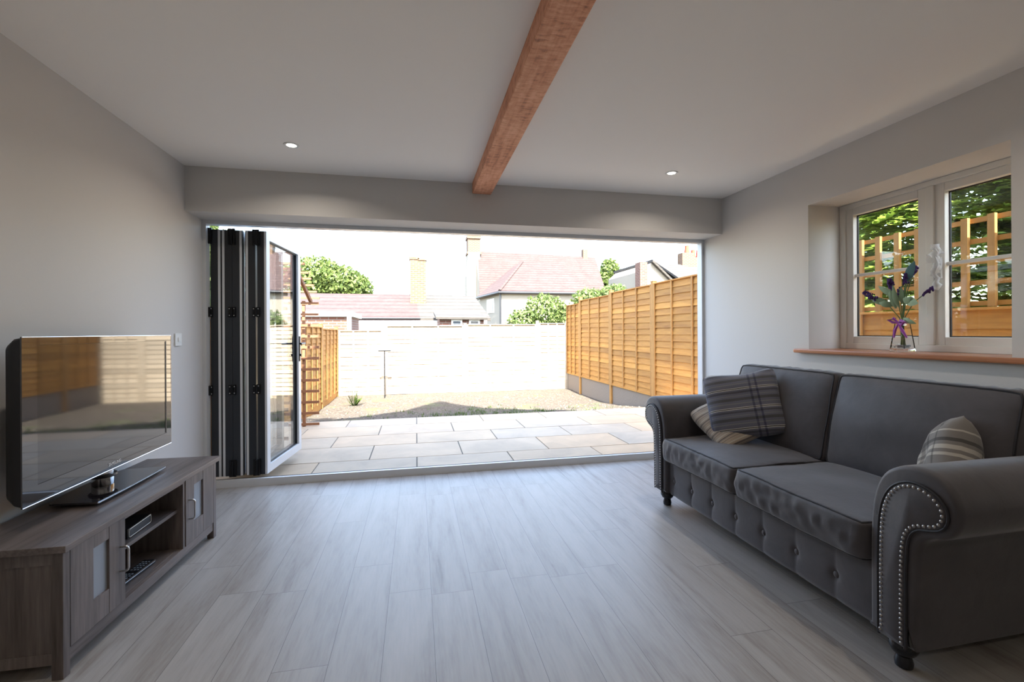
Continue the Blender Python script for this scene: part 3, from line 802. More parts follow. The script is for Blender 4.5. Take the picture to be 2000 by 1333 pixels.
# back frame
bk = MB(); bk.box(2.42, 2.61, 1.22, 2.95, .10, .905, bev=.035)
for f_i in range(len(bk.sm)): bk.sm[f_i] = True
bk.build('back_frame', M['sofa'], sf)
def legs(x, y):
    MB().lathe([(.020, .0), (.026, .004), (.028, .02), (.024, .035), (.022, .042), (.036, .055), (.044, .072), (.042, .09), (.032, .104), (.03, .112)], (x, y, 0), 24).build('leg', M['legblack'], sf)
for x in (1.695, 2.54):
    for y in (1.305, 2.87): legs(x, y)
def boxcushion(w, d, h, k, puff, crease=0, seed=0, n=34):
    """cushion centred at origin, x depth d, y width w, z height h; returns verts, faces and the edge outline function"""
    bm = bmesh.new(); bmesh.ops.create_cube(bm, size=2)
    bmesh.ops.subdivide_edges(bm, edges=bm.edges[:], cuts=n, use_grid_fill=True)
    def mp(p):
        m = max(abs(c) for c in p); s_ = m / (sum(abs(c) ** k for c in p) ** (1 / k)); x, y, z = Vector(p) * s_
        e = max(0, (1 - x * x) * (1 - y * y))
        wob = noise.noise(Vector((x * 1.6 + seed, y * 1.6, z * .4)))
        bx = x * d / 2; by = y * w / 2; bz = z * h / 2
        edge = 1 - min(1, (1 - min(1, max(abs(x), abs(y)))) / .35)      # 1 at the rim of the big faces
        bz += (puff * e ** .6 * (1 if z > 0 else -.25) + wob * .008 + (.004 * crease * 60 * noise.noise(Vector((x * 11 + seed, y * 11, z))) * edge)) * min(1, abs(z) * 1.2)
        side = max(abs(x), abs(y))
        if side > .6:
            q = (side - .6) / .4
            band = max(0, 1 - z * z)
            if abs(x) >= abs(y):
                t = noise.noise(Vector((y * 15 + seed, 2.0, z * 1.1 + seed))) + .5 * noise.noise(Vector((y * 31 + seed, 5.0, z * 1.6)))
                bx += q * (.012 * band + crease * t * (.25 + band)) * (1 if x > 0 else -1)
            else:
                t = noise.noise(Vector((x * 15 + seed, 7.0, z * 1.1 + seed)))
                by += q * (.008 * band + crease * t * .5 * band) * (1 if y > 0 else -1)
        return Vector((bx, by, bz))
    for v_ in bm.verts: v_.co = mp(v_.co)
    bm.verts.index_update()
    vs = [v_.co[:] for v_ in bm.verts]; fs = [[v_.index for v_ in f_.verts] for f_ in bm.faces]; bm.free()
    def loop(zz, N=160):
        pts = []
        for i in range(N):
            t = 8 * i / N; sgn = int(t // 2) % 4; u = -1 + (t % 2)
            p = ((1, u), (-u, 1), (-1, -u), (u, -1))[sgn]
            q = mp((p[0], p[1], zz)); pts.append((q.x * 1.004, q.y * 1.004, q.z))
        return pts
    return vs, fs, loop
def place_cushion(name, mtx, w, d, h, k, puff, crease, seed, pipes=(1, -1)):
    vs, fs, loop = boxcushion(w, d, h, k, puff, crease, seed)
    m = MB(); m.add(vs, fs, True, mtx); o = m.build(name, M['sofa'], sf, soft=True)
    for zz in pipes:
        p = MB(); p.tube([mtx @ Vector(q) for q in loop(zz)], .0045, 6, True); p.build('piping', M['piping'], o)
    return o
for yc, sd in ((1.738, 1.0), (2.444, 4.0)):
    place_cushion('seat_cushion', Matrix.Translation((1.945, yc, .409)), .702, .66, .140, 22, .026, .009, sd)
for yc, sd in ((1.69, 2.0), (2.475, 7.0)):
    mt = Matrix.Translation((2.30, yc, .705)) @ Matrix.Rotation(math.radians(12), 4, 'Y') @ Matrix.Rotation(math.radians(-90), 4, 'Y')
    # local z (thickness) faces the room, local x is the height
    place_cushion('back_cushion', mt, .80 if yc < 2 else .765, .50, .15, 16, .06, .007, sd)

# ------------------------------------------------------------------ scatter cushions
def pillow(name, loc, normal, upv, w, h, t, mat, label, seed=0, sag=.0):
    nrm = Vector(normal).normalized(); u_ = Vector(upv); u_ = (u_ - nrm * u_.dot(nrm)).normalized(); r_ = u_.cross(nrm)
    o = bpy.data.objects.new(name, None)
    N = 28; vs = []; fs = []
    for sgn in (1, -1):
        for i in range(N + 1):
            for j in range(N + 1):
                a = -1 + 2 * i / N; c = -1 + 2 * j / N
                q_ = max(abs(a), abs(c)) / max((abs(a) ** 9 + abs(c) ** 9) ** (1 / 9), 1e-6)
                x = a * q_ * (1 - .035 * (1 - c * c)) * w / 2; y = c * q_ * (1 - .035 * (1 - a * a)) * h / 2
                th_ = (max(0, (1 - a ** 4)) * max(0, (1 - c ** 4))) ** .55 * t / 2
                wr_ = noise.noise(Vector((a * 2.2 + seed, c * 2.2, sgn))) * .012 * (1 - max(abs(a), abs(c)) ** 3)
                z = sgn * (th_ + wr_) - sag * (a * a + c * c) * .5
                y -= .01 * math.sin(a * 3 + seed)
                vs.append((x, y, z))
    K = (N + 1) * (N + 1)
    for s_ in range(2):
        for i in range(N):
            for j in range(N):
                q = s_ * K + i * (N + 1) + j; f_ = (q, q + N + 1, q + N + 2, q + 1); fs.append(f_ if s_ == 0 else f_[::-1])
    me = bpy.data.meshes.new(name); me.from_pydata(vs, [], fs)
    bm = bmesh.new(); bm.from_mesh(me); bmesh.ops.remove_doubles(bm, verts=bm.verts[:], dist=.0005); bmesh.ops.recalc_face_normals(bm, faces=bm.faces[:]); bm.to_mesh(me); bm.free()
    me.polygons.foreach_set('use_smooth', [True] * len(me.polygons)); me.materials.append(mat)
    bpy.data.objects.remove(o)
    o = bpy.data.objects.new(name, me); COL.objects.link(o)
    o.matrix_world = Matrix(((r_.x, u_.x, nrm.x, loc[0]), (r_.y, u_.y, nrm.y, loc[1]), (r_.z, u_.z, nrm.z, loc[2]), (0, 0, 0, 1)))
    return tag(o, label, 'cushion', 'scatter cushions on the sofa')
pillow('scatter_cushion', (2.03, 2.53, .735), (-.62, -.70, .36), (-.08, .22, 1), .44, .42, .12, M['plaid_dark'], 'dark grey striped cushion leaning in the far corner of the sofa', 1)
pillow('scatter_cushion', (2.00, 2.60, .625), (-.50, -.45, .74), (.85, -.3, .5), .40, .40, .10, M['plaid_beige'], 'beige striped cushion half hidden beneath the dark striped cushion', 3)
pillow('scatter_cushion', (2.185, 1.50, .625), (-.66, .74, .18), (.42, .42, 1), .36, .37, .17, M['tartan'], 'grey and cream checked cushion propped against the near sofa arm', 6)

# ------------------------------------------------------------------ patio and ground
PZ = -.02
rows = [YF + .092, 4.572, 5.134, 5.649, 6.21, 6.69]
pt = MB()
for i in range(5):
    y0, y1 = rows[i], rows[i + 1]; off = 0 if i % 2 == 0 else .45
    x = -1.8
    xs_ = [k * .9 + off for k in range(-3, 6)]
    for a in xs_:
        x0, x1 = max(a, -1.82), min(a + .9, 3.86)
        if x1 - x0 < .05: continue
        pt.box(x0 + .005, x1 - .005, y0 + .005, y1 - .005, PZ - .03, PZ + random.uniform(-.001, .001), bev=.003)
for y0, y1 in ((3.2, 3.995), (2.6, 3.195), (2.0, 2.595), (1.4, 1.995), (.8, 1.395), (.2, .795)):
    pt.box(3.10, 3.86, y0, y1, PZ - .03, PZ, bev=.003)
tag(pt.build('patio', M['slab']), 'pale sandstone slab paving outside the folding doors', 'patio', None, 'structure')
tag(MB().box(-1.83, 3.87, 0, 6.70, PZ - .3, PZ - .006).build('patio_bed', M['grout']), 'mortar bed showing in the joints of the paving', 'paving bed', None, 'structure')
def gz(x, y):
    t = min(1, max(0, (y - 6.7) / 2.3)); t = t * (1.2 - .2 * t)
    return -.035 - .27 * min(1, t) + .018 * noise.noise(Vector((x * 1.3, y * 1.3, 0))) + .009 * noise.noise(Vector((x * 7, y * 7, 3)))
g = MB(); nx, ny = 120, 110; vs = []; fs = []
for i in range(nx + 1):
    for j in range(ny + 1):
        x = -1.95 + 5.95 * i / nx; y = 6.69 + 4.95 * j / ny; vs.append((x, y, gz(x, y)))
for i in range(nx):
    for j in range(ny):
        a = i * (ny + 1) + j; fs.append((a, a + ny + 1, a + ny + 2, a + 1))
g.add(vs, fs, True)
tag(g.build('garden_ground', M['soil']), 'bare stony soil of the garden beyond the paving', 'ground', None, 'structure')
tag(MB().box(-60, 60, 11.6, 90, -.6, -.36).box(-60, -2.0, -30, 11.6, -.6, -.36).box(4.1, 60, -30, 11.6, -.6, -.36).box(-2.0, 4.1, -30, -3.4, -.6, -.2).build('field_ground', M['soil']), 'ground of the neighbouring plots beyond the fences', 'ground', None, 'structure')
random.seed(21)
stn = MB()
for i in range(700):
    x = random.uniform(-1.7, 3.8); y = 6.75 + random.random() ** 1.5 * 4; r_ = random.uniform(.006, .02)
    stn.ball((x, y, gz(x, y) + r_ * .2), r_, 6, 4, (1, random.uniform(.6, 1), random.uniform(.4, .7)))
tag(stn.build('loose_stones', M['pebble']), 'small pale stones scattered over the garden soil', 'stones', None, 'stuff')
gt = MB()
for i in range(150):
    x = random.gauss(1.2, 1.1); y = 6.9 + abs(random.gauss(0, 1.0))
    if not -1.7 < x < 3.7 or y > 11: continue
    for k in range(random.randint(5, 12)):
        a = random.uniform(0, 2 * PI); h_ = random.uniform(.02, .07); bx_, by_ = x + random.uniform(-.05, .05), y + random.uniform(-.05, .05); z = gz(bx_, by_) - .004
        w_ = .005; gt.add([(bx_ - w_ * math.sin(a), by_ + w_ * math.cos(a), z), (bx_ + w_ * math.sin(a), by_ - w_ * math.cos(a), z), (bx_ + math.cos(a) * h_ * .6, by_ + math.sin(a) * h_ * .6, z + h_)], [(0, 1, 2)])
tag(gt.build('grass_tufts', M['weed']), 'sparse grass sprouting from the garden soil', 'grass', None, 'stuff')

def leaves(mb, n, cfn, size, elong=1.6):
    for _ in range(n):
        c, nr = cfn()
        d = Vector((random.gauss(0, 1), random.gauss(0, 1), random.gauss(0, 1))).normalized()
        s_ = d.cross(nr)
        if s_.length < .05: continue
        s_.normalize(); d = (d * .6 + nr * .5).normalized(); z = size * random.uniform(.6, 1.3)
        mb.add([c - d * z * elong * .5, c + s_ * z * .5 + nr * z * .1, c + d * z * elong * .5, c - s_ * z * .5 + nr * z * .1], [(0, 1, 2, 3)])
def blob_fn(blobs):
    ws = [b_[1][0] * b_[1][1] + b_[1][2] ** 2 for b_ in blobs]
    def f_():
        c, r_ = random.choices(blobs, ws)[0]
        v_ = Vector((random.gauss(0, 1), random.gauss(0, 1), random.gauss(0, 1))).normalized()
        k = random.uniform(.72, 1.04) * (1 + .18 * noise.noise(v_ * 3 + Vector(c)))
        return Vector((c[0] + v_.x * r_[0] * k, c[1] + v_.y * r_[1] * k, c[2] + v_.z * r_[2] * k)), v_
    return f_
def tree(name, loc, blobs, n, size, mat, label, cat, trunk=None, elong=1.6, group=None):
    t = root(name, loc, label, cat, group)
    m = MB(); leaves(m, n, blob_fn(blobs), size, elong); m.build('foliage', mat, t)
    if trunk:
        tr = MB(); x, y, z = loc
        tr.tube([(x, y, z), (x + .05, y, z + trunk[0] * .5), (x, y, z + trunk[0])], [trunk[1], trunk[1] * .8, trunk[1] * .5], 10)
        for b_ in blobs[:5]: tr.tube([(x, y, z + trunk[0] * .7), ((x + b_[0][0]) / 2, (y + b_[0][1]) / 2, (z + trunk[0] * .8 + b_[0][2]) / 2 + .1), b_[0]], [trunk[1] * .5, trunk[1] * .35, trunk[1] * .15], 8)
        tr.build('trunk', M['bark'], t)
    return t
# small plant at left of the soil
random.seed(9)
pl = root('weed_plant', (-1.25, 9.9, gz(-1.25, 9.9)), 'leafy green weed growing in the soil near the left fence', 'plant')
m = MB()
for k in range(44):
    a = random.uniform(0, 2 * PI); h_ = random.uniform(.15, .42); s_ = random.uniform(.04, .28)
    bz_ = gz(-1.25, 9.9); leaf_shape(m, (-1.25 + .03 * math.cos(a), 9.9 + .03 * math.sin(a), bz_), (-1.25 + s_ * math.cos(a), 9.9 + s_ * math.sin(a), bz_ + h_), .022, 5, .02)
m.build('leaves', M['weed'], pl)

# ------------------------------------------------------------------ fences
def lap_panel(name, axis, pos, a0, a1, z0, z1, face, label, group, nb=2, drop=0, bh=.105, gapless=True, zslope=0):
    """overlapping horizontal boards between a0..a1 along axis ('x' or 'y') at coordinate pos; face = direction the battens look"""
    mid = (a0 + a1) / 2
    loc = (pos, mid, z0) if axis == 'y' else (mid, pos, z0)
    r = root(name, loc, label, 'fence panel', group)
    mt = M['fence'] if axis == 'y' else M['fencex_glare']
    def bx(mb, p0, p1, q0, q1, za, zb, **k):
        if axis == 'y': mb.box(p0, p1, q0, q1, za, zb, **k)
        else: mb.box(q0, q1, p0, p1, za, zb, **k)
    m = MB(); n = max(2, round((z1 - z0) / bh)); bh2 = (z1 - z0) / n
    for i in range(n):
        za = z0 + i * bh2; zb = za + bh2 * 1.12
        j = random.uniform(-.002, .002); wv = random.uniform(-.006, .006)
        t0 = pos + face * (.018 + j); t1 = pos + face * (.001 + j)
        # board leans outward at its lower edge
        q = [(t0, za), (t0 - face * .007, za), (t1 - face * .006, zb), (t1, zb)]
        vs = []
        for aa, w_ in ((a0, 0), (mid, wv), (a1, wv * .5)):
            for p_, z_ in q: vs.append((p_, aa, z_ + w_) if axis == 'y' else (aa, p_, z_ + w_))
        fs = []
        for s_ in range(2):
            for k in range(4): fs.append((s_ * 4 + k, s_ * 4 + (k + 1) % 4, s_ * 4 + 4 + (k + 1) % 4, s_ * 4 + 4 + k))
        fs += [(3, 2, 1, 0), (8, 9, 10, 11)]
        m.add(vs, fs)
    m.build('boards', mt, r)
    bat = [a0 + .018] + [a0 + (a1 - a0) * (k + 1) / (nb + 1) for k in range(nb)] + [a1 - .018]
    for c in bat:
        b_ = MB(); bx(b_, pos + face * .018, pos + face * .036, c - .018, c + .018, z0, z1 + .005); b_.build('batten', M['post'] if axis == 'y' else mt, r)
    c_ = MB(); bx(c_, pos - .02, pos + face * .04 if face > 0 else pos + .02, a0, a1, z1 + .004, z1 + .022)
    if face < 0:
        c_ = MB(); bx(c_, pos - .04, pos + .02, a0, a1, z1 + .004, z1 + .022)
    c_.build('capping', mt, r)
    b_ = MB(); bx(b_, pos + face * .010, pos + face * .028, a0, a1, z0, z0 + .035); b_.build('bottom_rail', mt, r)
    return r
def post(x, y, z0, z1, label, group, s=.037):
    m = MB().box(x - s, x + s, y - s, y + s, z0, z1, bev=.004)
    r = root('fence_post', (x, y, z0), label, 'fence post', group)
    mt = M['fencex_glare'] if abs(y - 11.5) < .01 else M['post']; m.build('shaft', mt, r)
    MB().box(x - s - .006, x + s + .006, y - s - .006, y + s + .006, z1, z1 + .012, bev=.003).build('cap', mt, r)
    return r
random.seed(31)
XF = 3.90
gR = 'lap panels of the right garden fence'
RP = [(5.33, 6.95, 2.0), (7.03, 8.65, 1.99), (8.73, 10.43, 1.955), (10.51, 11.45, 1.89)]
nmR = ['right fence panel nearest the door jamb', 'right fence panel second from the door jamb', 'right fence panel second from the garden corner', 'narrow right fence panel in the far garden corner']
for (a, b_, zt), nm in zip(RP, nmR):
    lap_panel('fence_section', 'y', XF, a, b_, .11, zt - .02, -1, 'tall orange brown lap board ' + nm, gR, 2)
pn = [(5.29, 'hidden behind the right door jamb'), (6.99, 'first tall one right of the garden view'), (8.69, 'between the second and third panels'), (10.47, 'last one before the garden corner')]
for y, nm in pn: post(XF, y, -.36, 2.03, 'timber post of the right fence, ' + nm, 'posts of the right fence')
for (a, b_, _), nm in zip(RP, ('nearest the door', 'second from the door', 'third from the door', 'in the far corner')):
    tag(MB().box(XF + .0, XF + .05, a, b_, -.36, .105, bev=.004).build('gravel_board', M['concrete']), 'grey concrete board under the right fence panel, ' + nm, 'gravel board', 'concrete boards under the right fence')
# low panels with trellis beside the house, seen through the window
gT = 'trellis topped panels beside the house'
def trellis_panel(a, b_, nm):
    lap_panel('fence_section', 'y', XF, a, b_, PZ, 1.335, -1, 'low lap board fence panel under the trellis, ' + nm, gT, 2, bh=.14)
    r = root('trellis', (XF, (a + b_) / 2, 1.36), 'square timber trellis on the low fence, ' + nm, 'trellis', 'trellises beside the house')
    n = round((b_ - a) / .165); 
    for i in range(n + 1):
        y = a + .022 + (b_ - a - .044) * i / n
        MB().box(XF - .03, XF - .004, y - .021, y + .021, 1.36, 2.0).build('upright', M['post'], r)
    for i in range(5):
        z = 1.385 + .148 * i
        MB().box(XF - .004, XF + .014, a, b_, z - .017, z + .017).build('rail', M['fence'], r)
trellis_panel(3.44, 5.25, 'nearest the patio'); trellis_panel(1.58, 3.36, 'opposite the window'); trellis_panel(-.3, 1.50, 'behind the viewer')
for y, nm in ((3.40, 'left edge of the window view'), (1.54, 'right edge of the window view')): post(XF, y, -.2, 1.36, 'low timber post under the trellis, ' + nm, 'posts of the low side fence')
# left fence
XLF = -1.85
gL = 'lap panels of the left garden fence'
ys = [4.2, 6.0, 7.8, 9.6, 11.4]
for i in range(4):
    nm = ('nearest the house', 'behind the timber arch', 'second from the garden corner', 'nearest the garden corner')[i]
    zt = (1.35, 1.345, 1.32, 1.285)[i]
    lap_panel('fence_section', 'y', XLF, ys[i] + .04, ys[i + 1] - .04, (-.02, -.1, -.16, -.18)[i], zt - .02, 1, 'low orange brown left fence panel ' + nm, gL, 3, bh=.10)
    tag(MB().box(XLF - .02, XLF + .015, ys[i] + .04, ys[i + 1] - .04, -.36, (-.03, -.11, -.17, -.19)[i]).build('gravel_board', M['fence']), 'timber board along the foot of the left fence, ' + nm, 'gravel board', 'timber boards under the left fence')
for y, nm in zip(ys, ('behind the folded doors', 'by the near arch side', 'beyond the arch', 'second from the corner', 'in the corner')):
    post(XLF, y, -.36, 1.37 if y < 11 else 1.33, 'timber post of the left fence, ' + nm, 'posts of the left fence')
# back fence
YBF = 11.5
gB = 'panels of the sunlit back fence'
xs_ = [(-1.81, -.80, 1.26, 'lowest one at the left end'), (-.72, 1.16, 1.37, 'behind the T-shaped stake'), (1.24, 3.05, 1.40, 'right of the middle'), (3.13, 3.86, 1.43, 'narrow one at the right corner')]
for a, b_, zt, nm in xs_:
    lap_panel('fence_section', 'x', YBF, a, b_, -.30, zt - .02, -1, 'back fence timber panel with sun glare paled into its colour, ' + nm, gB, 2)
for x, zt, nm in ((-.76, 1.42, 'left of the stake'), (1.20, 1.42, 'in the middle'), (3.09, 1.48, 'near the right corner'), (3.90, 1.48, 'in the right corner')):
    post(x, YBF, -.36, zt, 'timber post of the back fence, ' + nm, 'posts of the back fence')
st = root('garden_stake', (-.72, 10.9, -.32), 'thin T-shaped stake standing before the back fence', 'stake')
MB().tube([(-.72, 10.9, -.33), (-.72, 10.9, .79)], .014, 8).build('pole', M['alu_dark'], st)
MB().tube([(-.86, 10.9, .79), (-.58, 10.9, .79)], .022, 8).build('crossbar', M['alu_dark'], st)

# ------------------------------------------------------------------ timber arch by the left fence
ar = root('garden_arch', (-1.55, 5.6, PZ), 'brown timber garden arch with slatted sides beside the left fence', 'garden arch')
for yy in (6.40, 4.92):
    for x in (-1.44, -1.78):
        MB().box(x - .018, x + .018, yy - .018, yy + .018, PZ, 1.62).build('post', M['arch'], ar)
    for k in range(12):
        z = .01 + .1435 * k
        MB().box(-1.83, -1.25, yy - .030, yy - .016, z - .017, z + .017).build('slat', M['arch'], ar)
slp = [(5.62, 1.985), (5.80, 1.905), (5.94, 1.85), (6.09, 1.785), (6.27, 1.72), (6.43, 1.65)]
for y, z in slp + [(5.66 - (y - 5.60) * .95, z) for y, z in slp[1:]]:
    MB().box(-1.85, -1.25, y - .018, y + .018, z, z + .024).build('roof_slat', M['arch'], ar)
for x in (-1.36, -1.75):
    for sgn in (1, -1):
        y1 = 6.46 if sgn > 0 else 4.86
        m = MB(); p = [(5.62, 2.0), (y1, 1.63), (y1, 1.58), (5.62, 1.95)]
        m.prism(p, 'x', x - .016, x + .016); m.build('rafter', M['arch'], ar)

# ------------------------------------------------------------------ neighbours
def poly(mb, pts, th=.12, dirv=(0, 0, -1)):
    n = len(pts); d = Vector(dirv) * th
    vs = [Vector(p) for p in pts] + [Vector(p) + d for p in pts]
    fs = [tuple(range(n)), tuple(range(2 * n - 1, n - 1, -1))] + [(i, n + i, n + (i + 1) % n, (i + 1) % n) for i in range(n)]
    mb.add(vs, fs); return mb
ob = root('outbuilding', (-1.0, 19, -.36), 'long low outbuilding with red and grey tiled roof behind the back fence', 'building')
m = MB(); poly(m, [(-7, 17, 1.72), (.15, 17, 1.72), (-.05, 20, 2.83), (-7, 20, 2.84)]); poly(m, [(-7, 23, 1.72), (.15, 23, 1.72), (-.05, 20, 2.83), (-7, 20, 2.84)]); m.build('roof', M['tile'], ob)
m = MB(); poly(m, [(.15, 17, 1.72), (2.75, 17, 1.74), (2.5, 20, 2.80), (-.05, 20, 2.83)]); poly(m, [(.15, 23, 1.72), (2.75, 23, 1.74), (2.5, 20, 2.80), (-.05, 20, 2.83)]); tag(m.build('roof', M['tilegrey'], ob), 'greyer right part of the roof')
MB().box(-6.9, 2.6, 17.25, 22.7, -.36, 1.72).prism([(17.3, 1.6), (22.7, 1.6), (20, 2.7)], 'x', -6.8, 2.3).build('wall', M['stone_wall'], ob)
MB().tube([(-7, 16.96, 1.72), (.15, 16.96, 1.72)], .03, 8).build('gutter', M['alu_dark'], ob)
MB().box(-6.9, 2.6, 16.97, 17.0, 1.30, 1.64).box(-6.9, 2.6, 17.0, 17.25, 1.30, 1.33).build('fascia', M['trimwhite'], ob)
ch = MB().box(-.23, .10, 18.8, 19.3, 2.2, 4.22).box(.10, .40, 18.8, 19.3, 2.2, 4.16).box(-.26, .13, 18.77, 19.33, 4.16, 4.24).box(.08, .43, 18.77, 19.33, 4.12, 4.2)
ch.build('chimney', M['brick'], ob)
ex = root('lean_to', (1.45, 15.3, -.36), 'low brick lean-to with two small windows just beyond the back fence', 'building')
MB().box(.75, 2.2, 15.0, 16.8, -.36, 1.66).build('wall', M['brickred'], ex)
m = MB(); poly(m, [(.62, 14.85, 1.70), (2.30, 14.85, 1.68), (2.30, 16.9, 1.95), (.62, 16.9, 1.95)], .07); m.build('roof', M['tilegrey'], ex)
for x0 in (1.12, 1.70):
    w_ = MB().box(x0, x0 + .36, 14.96, 15.01, 1.30, 1.62).build('window', M['trimwhite'], ex)
    MB().box(x0 + .06, x0 + .30, 14.95, 14.962, 1.46, 1.56).build('pane', M['dimglass'], w_)
be = root('brick_shed', (-2.9, 14.5, -.36), 'flat roofed brick shed with white fascia beyond the left garden corner', 'building')
MB().box(-4.6, -1.9, 14.1, 16.2, -.36, 1.68).build('wall', M['brickred'], be)
MB().box(-4.7, -1.82, 14.0, 16.3, 1.68, 1.82).build('fascia', M['trimwhite'], be)
MB().box(-1.98, -1.86, 14.0, 14.12, -.3, 1.7).build('corner_board', M['trimwhite'], be)

ho = root('stone_house', (6.5, 27, -.36), 'large pale stone house with steep red tiled roof and tall chimney', 'house')
m = MB()
poly(m, [(4.15, 31, 6.75), (12.66, 31, 6.57), (12.2, 27.9, 3.7), (3.85, 27.9, 3.35)], .12)
poly(m, [(4.15, 31.05, 6.75), (12.66, 31.05, 6.57), (12.66, 36, 3.4), (4.15, 36, 3.4)], .12)
m.build('roof', M['tile'], ho)
m = MB()
K, KL, KR, A1, A2 = (4.38, 24, 3.42), (3.66, 28, 3.40), (9.7, 24, 3.42), (6.33, 27.0, 5.46), (8.7, 27.0, 5.46)
poly(m, [K, KR, A2, A1], .1); poly(m, [KL, K, A1, (6.33, 29.9, 5.55)], .1); poly(m, [A1, A2, (8.7, 29.9, 5.55), (6.33, 29.9, 5.55)], .1); poly(m, [KR, (10.4, 28, 3.6), (8.7, 29.9, 5.55), A2], .1)
m.tube([K, A1], .09, 6)
tag(m.build('wing_roof', M['tile'], ho), 'hipped roof of the front wing')
m = MB()
m.prism([(4.50, 24.15), (9.6, 24.15), (9.6, 28), (3.85, 28)], 'z', -.36, 3.38)
m.prism([(4.3, -.36), (12.0, -.36), (12.0, 3.5), (12.3, 3.5), (12.0, 3.6), (4.2, 3.6)], 'y', 28, 35.8)
m.prism([(28, 3.4), (35.8, 3.4), (31, 6.5)], 'x', 12.1, 12.4)
m.box(3.33, 4.28, 30.4, 31.6, -.36, 5.0).prism([(3.33, 5.0), (4.28, 5.0), (4.22, 6.55), (3.42, 6.55)], 'y', 30.4, 31.6)
m.prism([(27.9, 3.3), (36, 3.3), (31, 6.62)], 'x', 3.95, 4.2)
m.box(3.95, 4.2, 28, 35.8, -.36, 3.35)
m.build('wall', M['stone_wall'], ho)
c_ = MB().box(3.42, 4.25, 30.5, 31.5, 6.5, 7.55).box(3.36, 4.30, 30.42, 31.58, 7.5, 7.68).box(3.36, 4.32, 30.42, 31.58, 6.45, 6.6)
c_.build('chimney', M['brick'], ho)
MB().box(11.7, 12.05, 30.8, 31.2, 6.4, 7.1).build('chimney', M['brick'], ho)
MB().tube([(KL[0] - .05, KL[1], 3.30), (4.33, 23.93, 3.32), (9.75, 23.93, 3.32)], .07, 8).build('gutter', M['alu_dark'], ho)
MB().tube([(4.42, 24.06, 3.3), (4.42, 24.06, -.3)], .045, 8).build('downpipe', M['alu_dark'], ho)
# small window in the wing's left side
def on_side(t, z, o=0): return (4.50 + (3.85 - 4.50) * t - o, 24.15 + 3.85 * t, z)
w_ = MB(); poly(w_, [on_side(.30, 2.3, .03), on_side(.62, 2.3, .03), on_side(.62, 3.1, .03), on_side(.30, 3.1, .03)], .06, (1, 0, 0)); wo = w_.build('window', M['trimwhite'], ho)
w_ = MB(); poly(w_, [on_side(.34, 2.4, .05), on_side(.58, 2.4, .05), on_side(.58, 3.02, .05), on_side(.34, 3.02, .05)], .03, (1, 0, 0)); w_.build('pane', M['dimglass'], wo)

h2 = root('gabled_cottage', (11.4, 21, -.36), 'pale gabled cottage with narrow brick chimney showing over the right fence', 'house')
MB().prism([(10.6, -.36), (12.3, -.36), (12.3, 3.4), (11.05, 4.5), (10.6, 4.1)], 'y', 20, 24).build('wall', M['stone_wall'], h2)
m = MB(); poly(m, [(11.0, 19.8, 4.62), (12.5, 19.8, 3.3), (12.5, 24.2, 3.3), (11.0, 24.2, 4.62)], .12); m.build('roof', M['tilegrey'], h2)
MB().box(10.35, 10.72, 19.8, 20.3, -.36, 4.48).build('chimney', M['brickred'], h2)
h3 = root('far_house', (15.5, 25, -.36), 'distant house with red chimney pots at the right edge of the opening', 'house')
m = MB(); poly(m, [(13.4, 24, 5.25), (17.5, 24, 4.85), (17.5, 21.5, 3.9), (13.4, 21.5, 4.0)], .12); poly(m, [(13.4, 24, 5.25), (17.5, 24, 4.85), (17.5, 27, 3.9), (13.4, 27, 4.0)], .12); m.build('roof', M['tilegrey'], h3)
MB().box(13.6, 17.4, 21.8, 26.8, -.36, 3.8).build('wall', M['stone_wall'], h3)
MB().box(15.1, 15.85, 23.8, 24.3, 4.4, 5.75).box(15.85, 16.6, 23.8, 24.3, 4.4, 5.5).build('chimney', M['brick'], h3)
for x in (15.55, 15.95, 16.3):
    MB().lathe([(.13, 0), (.15, .05), (.11, .42), (.13, .46)], (x, 24.05, 5.74 if x < 15.8 else 5.49), 12).build('chimney_pot', M['pot'], h3)

# trees and climbers
random.seed(44)
tree('broadleaf_tree', (-5.0, 26.5, -.36), [((-5.3, 26, 4.1), (1.5, 1.3, 1.15)), ((-4.0, 26, 3.9), (1.3, 1.2, .95)), ((-3.2, 26, 3.6), (.9, 1.0, .8)), ((-6.3, 26, 3.8), (1.3, 1.2, 1.1))], 9000, .13, M['leaf'], 'rounded green tree behind the low outbuilding roof', 'tree', (3.2, .2))
tree('broadleaf_tree', (15.0, 34.5, -.36), [((15.1, 34, 5.9), (.75, .8, 1.1)), ((15.8, 34, 5.2), (.9, .8, 1.0)), ((14.4, 34, 5.0), (.8, .8, .9))], 3600, .17, M['leaf'], 'airy green tree between the stone house and the cottage', 'tree', (4.6, .18))
tree('climbing_shrub', (3.6, 12.4, -.36), [((3.55, 12.3, 1.75), (.62, .4, .52)), ((2.95, 12.3, 1.45), (.5, .35, .38)), ((4.05, 12.2, 1.45), (.4, .35, .5)), ((3.6, 12.4, .8), (.7, .4, .7))], 7000, .06, M['ivy'], 'bushy green shrub rising behind the back fence at the right corner', 'shrub', (1.2, .05))
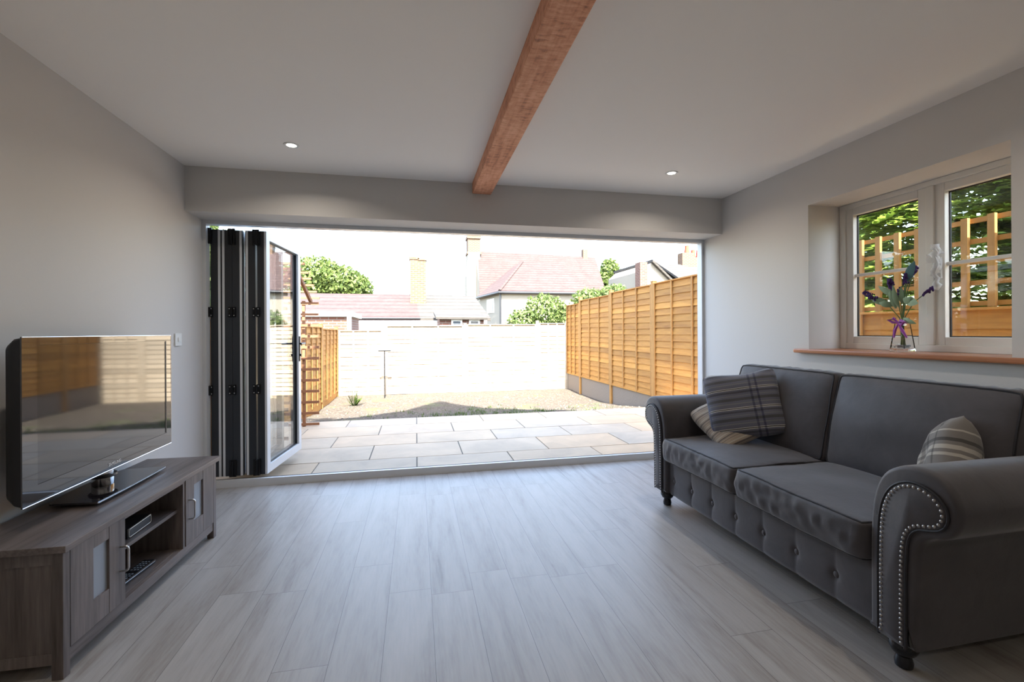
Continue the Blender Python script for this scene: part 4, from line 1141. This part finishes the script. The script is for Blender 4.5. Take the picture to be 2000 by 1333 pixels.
tree('climbing_shrub', (5.0, 12.2, -.36), [((4.75, 12.0, 2.05), (.55, .4, .35)), ((5.4, 11.8, 2.15), (.5, .4, .35)), ((4.9, 12.0, 1.3), (.6, .4, .7))], 4500, .06, M['ivy'], 'green shrub showing above the right fence near the corner', 'shrub', (1.5, .05))
tree('hedge_shrub', (-2.9, 6.6, -.36), [((-2.8, 6.2, 1.6), (.55, .9, 1.5)), ((-3.0, 7.2, 1.3), (.5, .7, 1.2))], 5000, .08, M['ivy'], 'tall green shrub beyond the left fence, seen past the folded doors', 'shrub', (1.8, .06))
# conifers outside the side window: sprays of scale leaves hanging in layers
def conifer(x, y, h_, r_, n, label):
    t = root('conifer', (x, y, -.36), label, 'conifer', 'conifers beyond the side fence')
    m = MB()
    for _ in range(n):
        z = random.random() ** .8; a = random.uniform(0, 2 * PI); rr = r_ * (1.05 - .45 * z) * random.uniform(.45, 1.08)
        lay = .10 * math.sin(z * 48 + a * 2)
        c = Vector((x + rr * math.cos(a), y + rr * math.sin(a), -.2 + z * h_ + lay - (rr / r_) * .15))
        out = Vector((math.cos(a), math.sin(a), random.uniform(-.5, .15))).normalized()
        s_ = out.cross(Vector((random.uniform(-.4, .4), random.uniform(-.4, .4), 1))).normalized()
        ln = random.uniform(.07, .16); w_ = ln * .34
        for q in (-1, 0, 1):
            d = (out + s_ * .55 * q).normalized()
            m.add([c, c + d * ln * .5 + s_ * w_ * .5, c + d * ln, c + d * ln * .5 - s_ * w_ * .5], [(0, 1, 2, 3)])
    m.build('foliage', M['conifer'], t)
    MB().tube([(x, y, -.36), (x, y, h_ * .8)], [.12, .03], 8).build('trunk', M['bark'], t)
random.seed(50)
conifer(5.45, 1.7, 3.9, 1.25, 30000, 'dense bright green conifer at the right of the window view')
conifer(5.6, 3.9, 3.7, 1.2, 28000, 'dense green conifer behind the middle of the trellis')
conifer(6.2, 6.2, 3.4, 1.25, 16000, 'darker conifer with sky gaps at the left of the window view')
conifer(6.9, 8.6, 3.2, 1.1, 8000, 'farthest conifer of the row at the left edge of the window view')
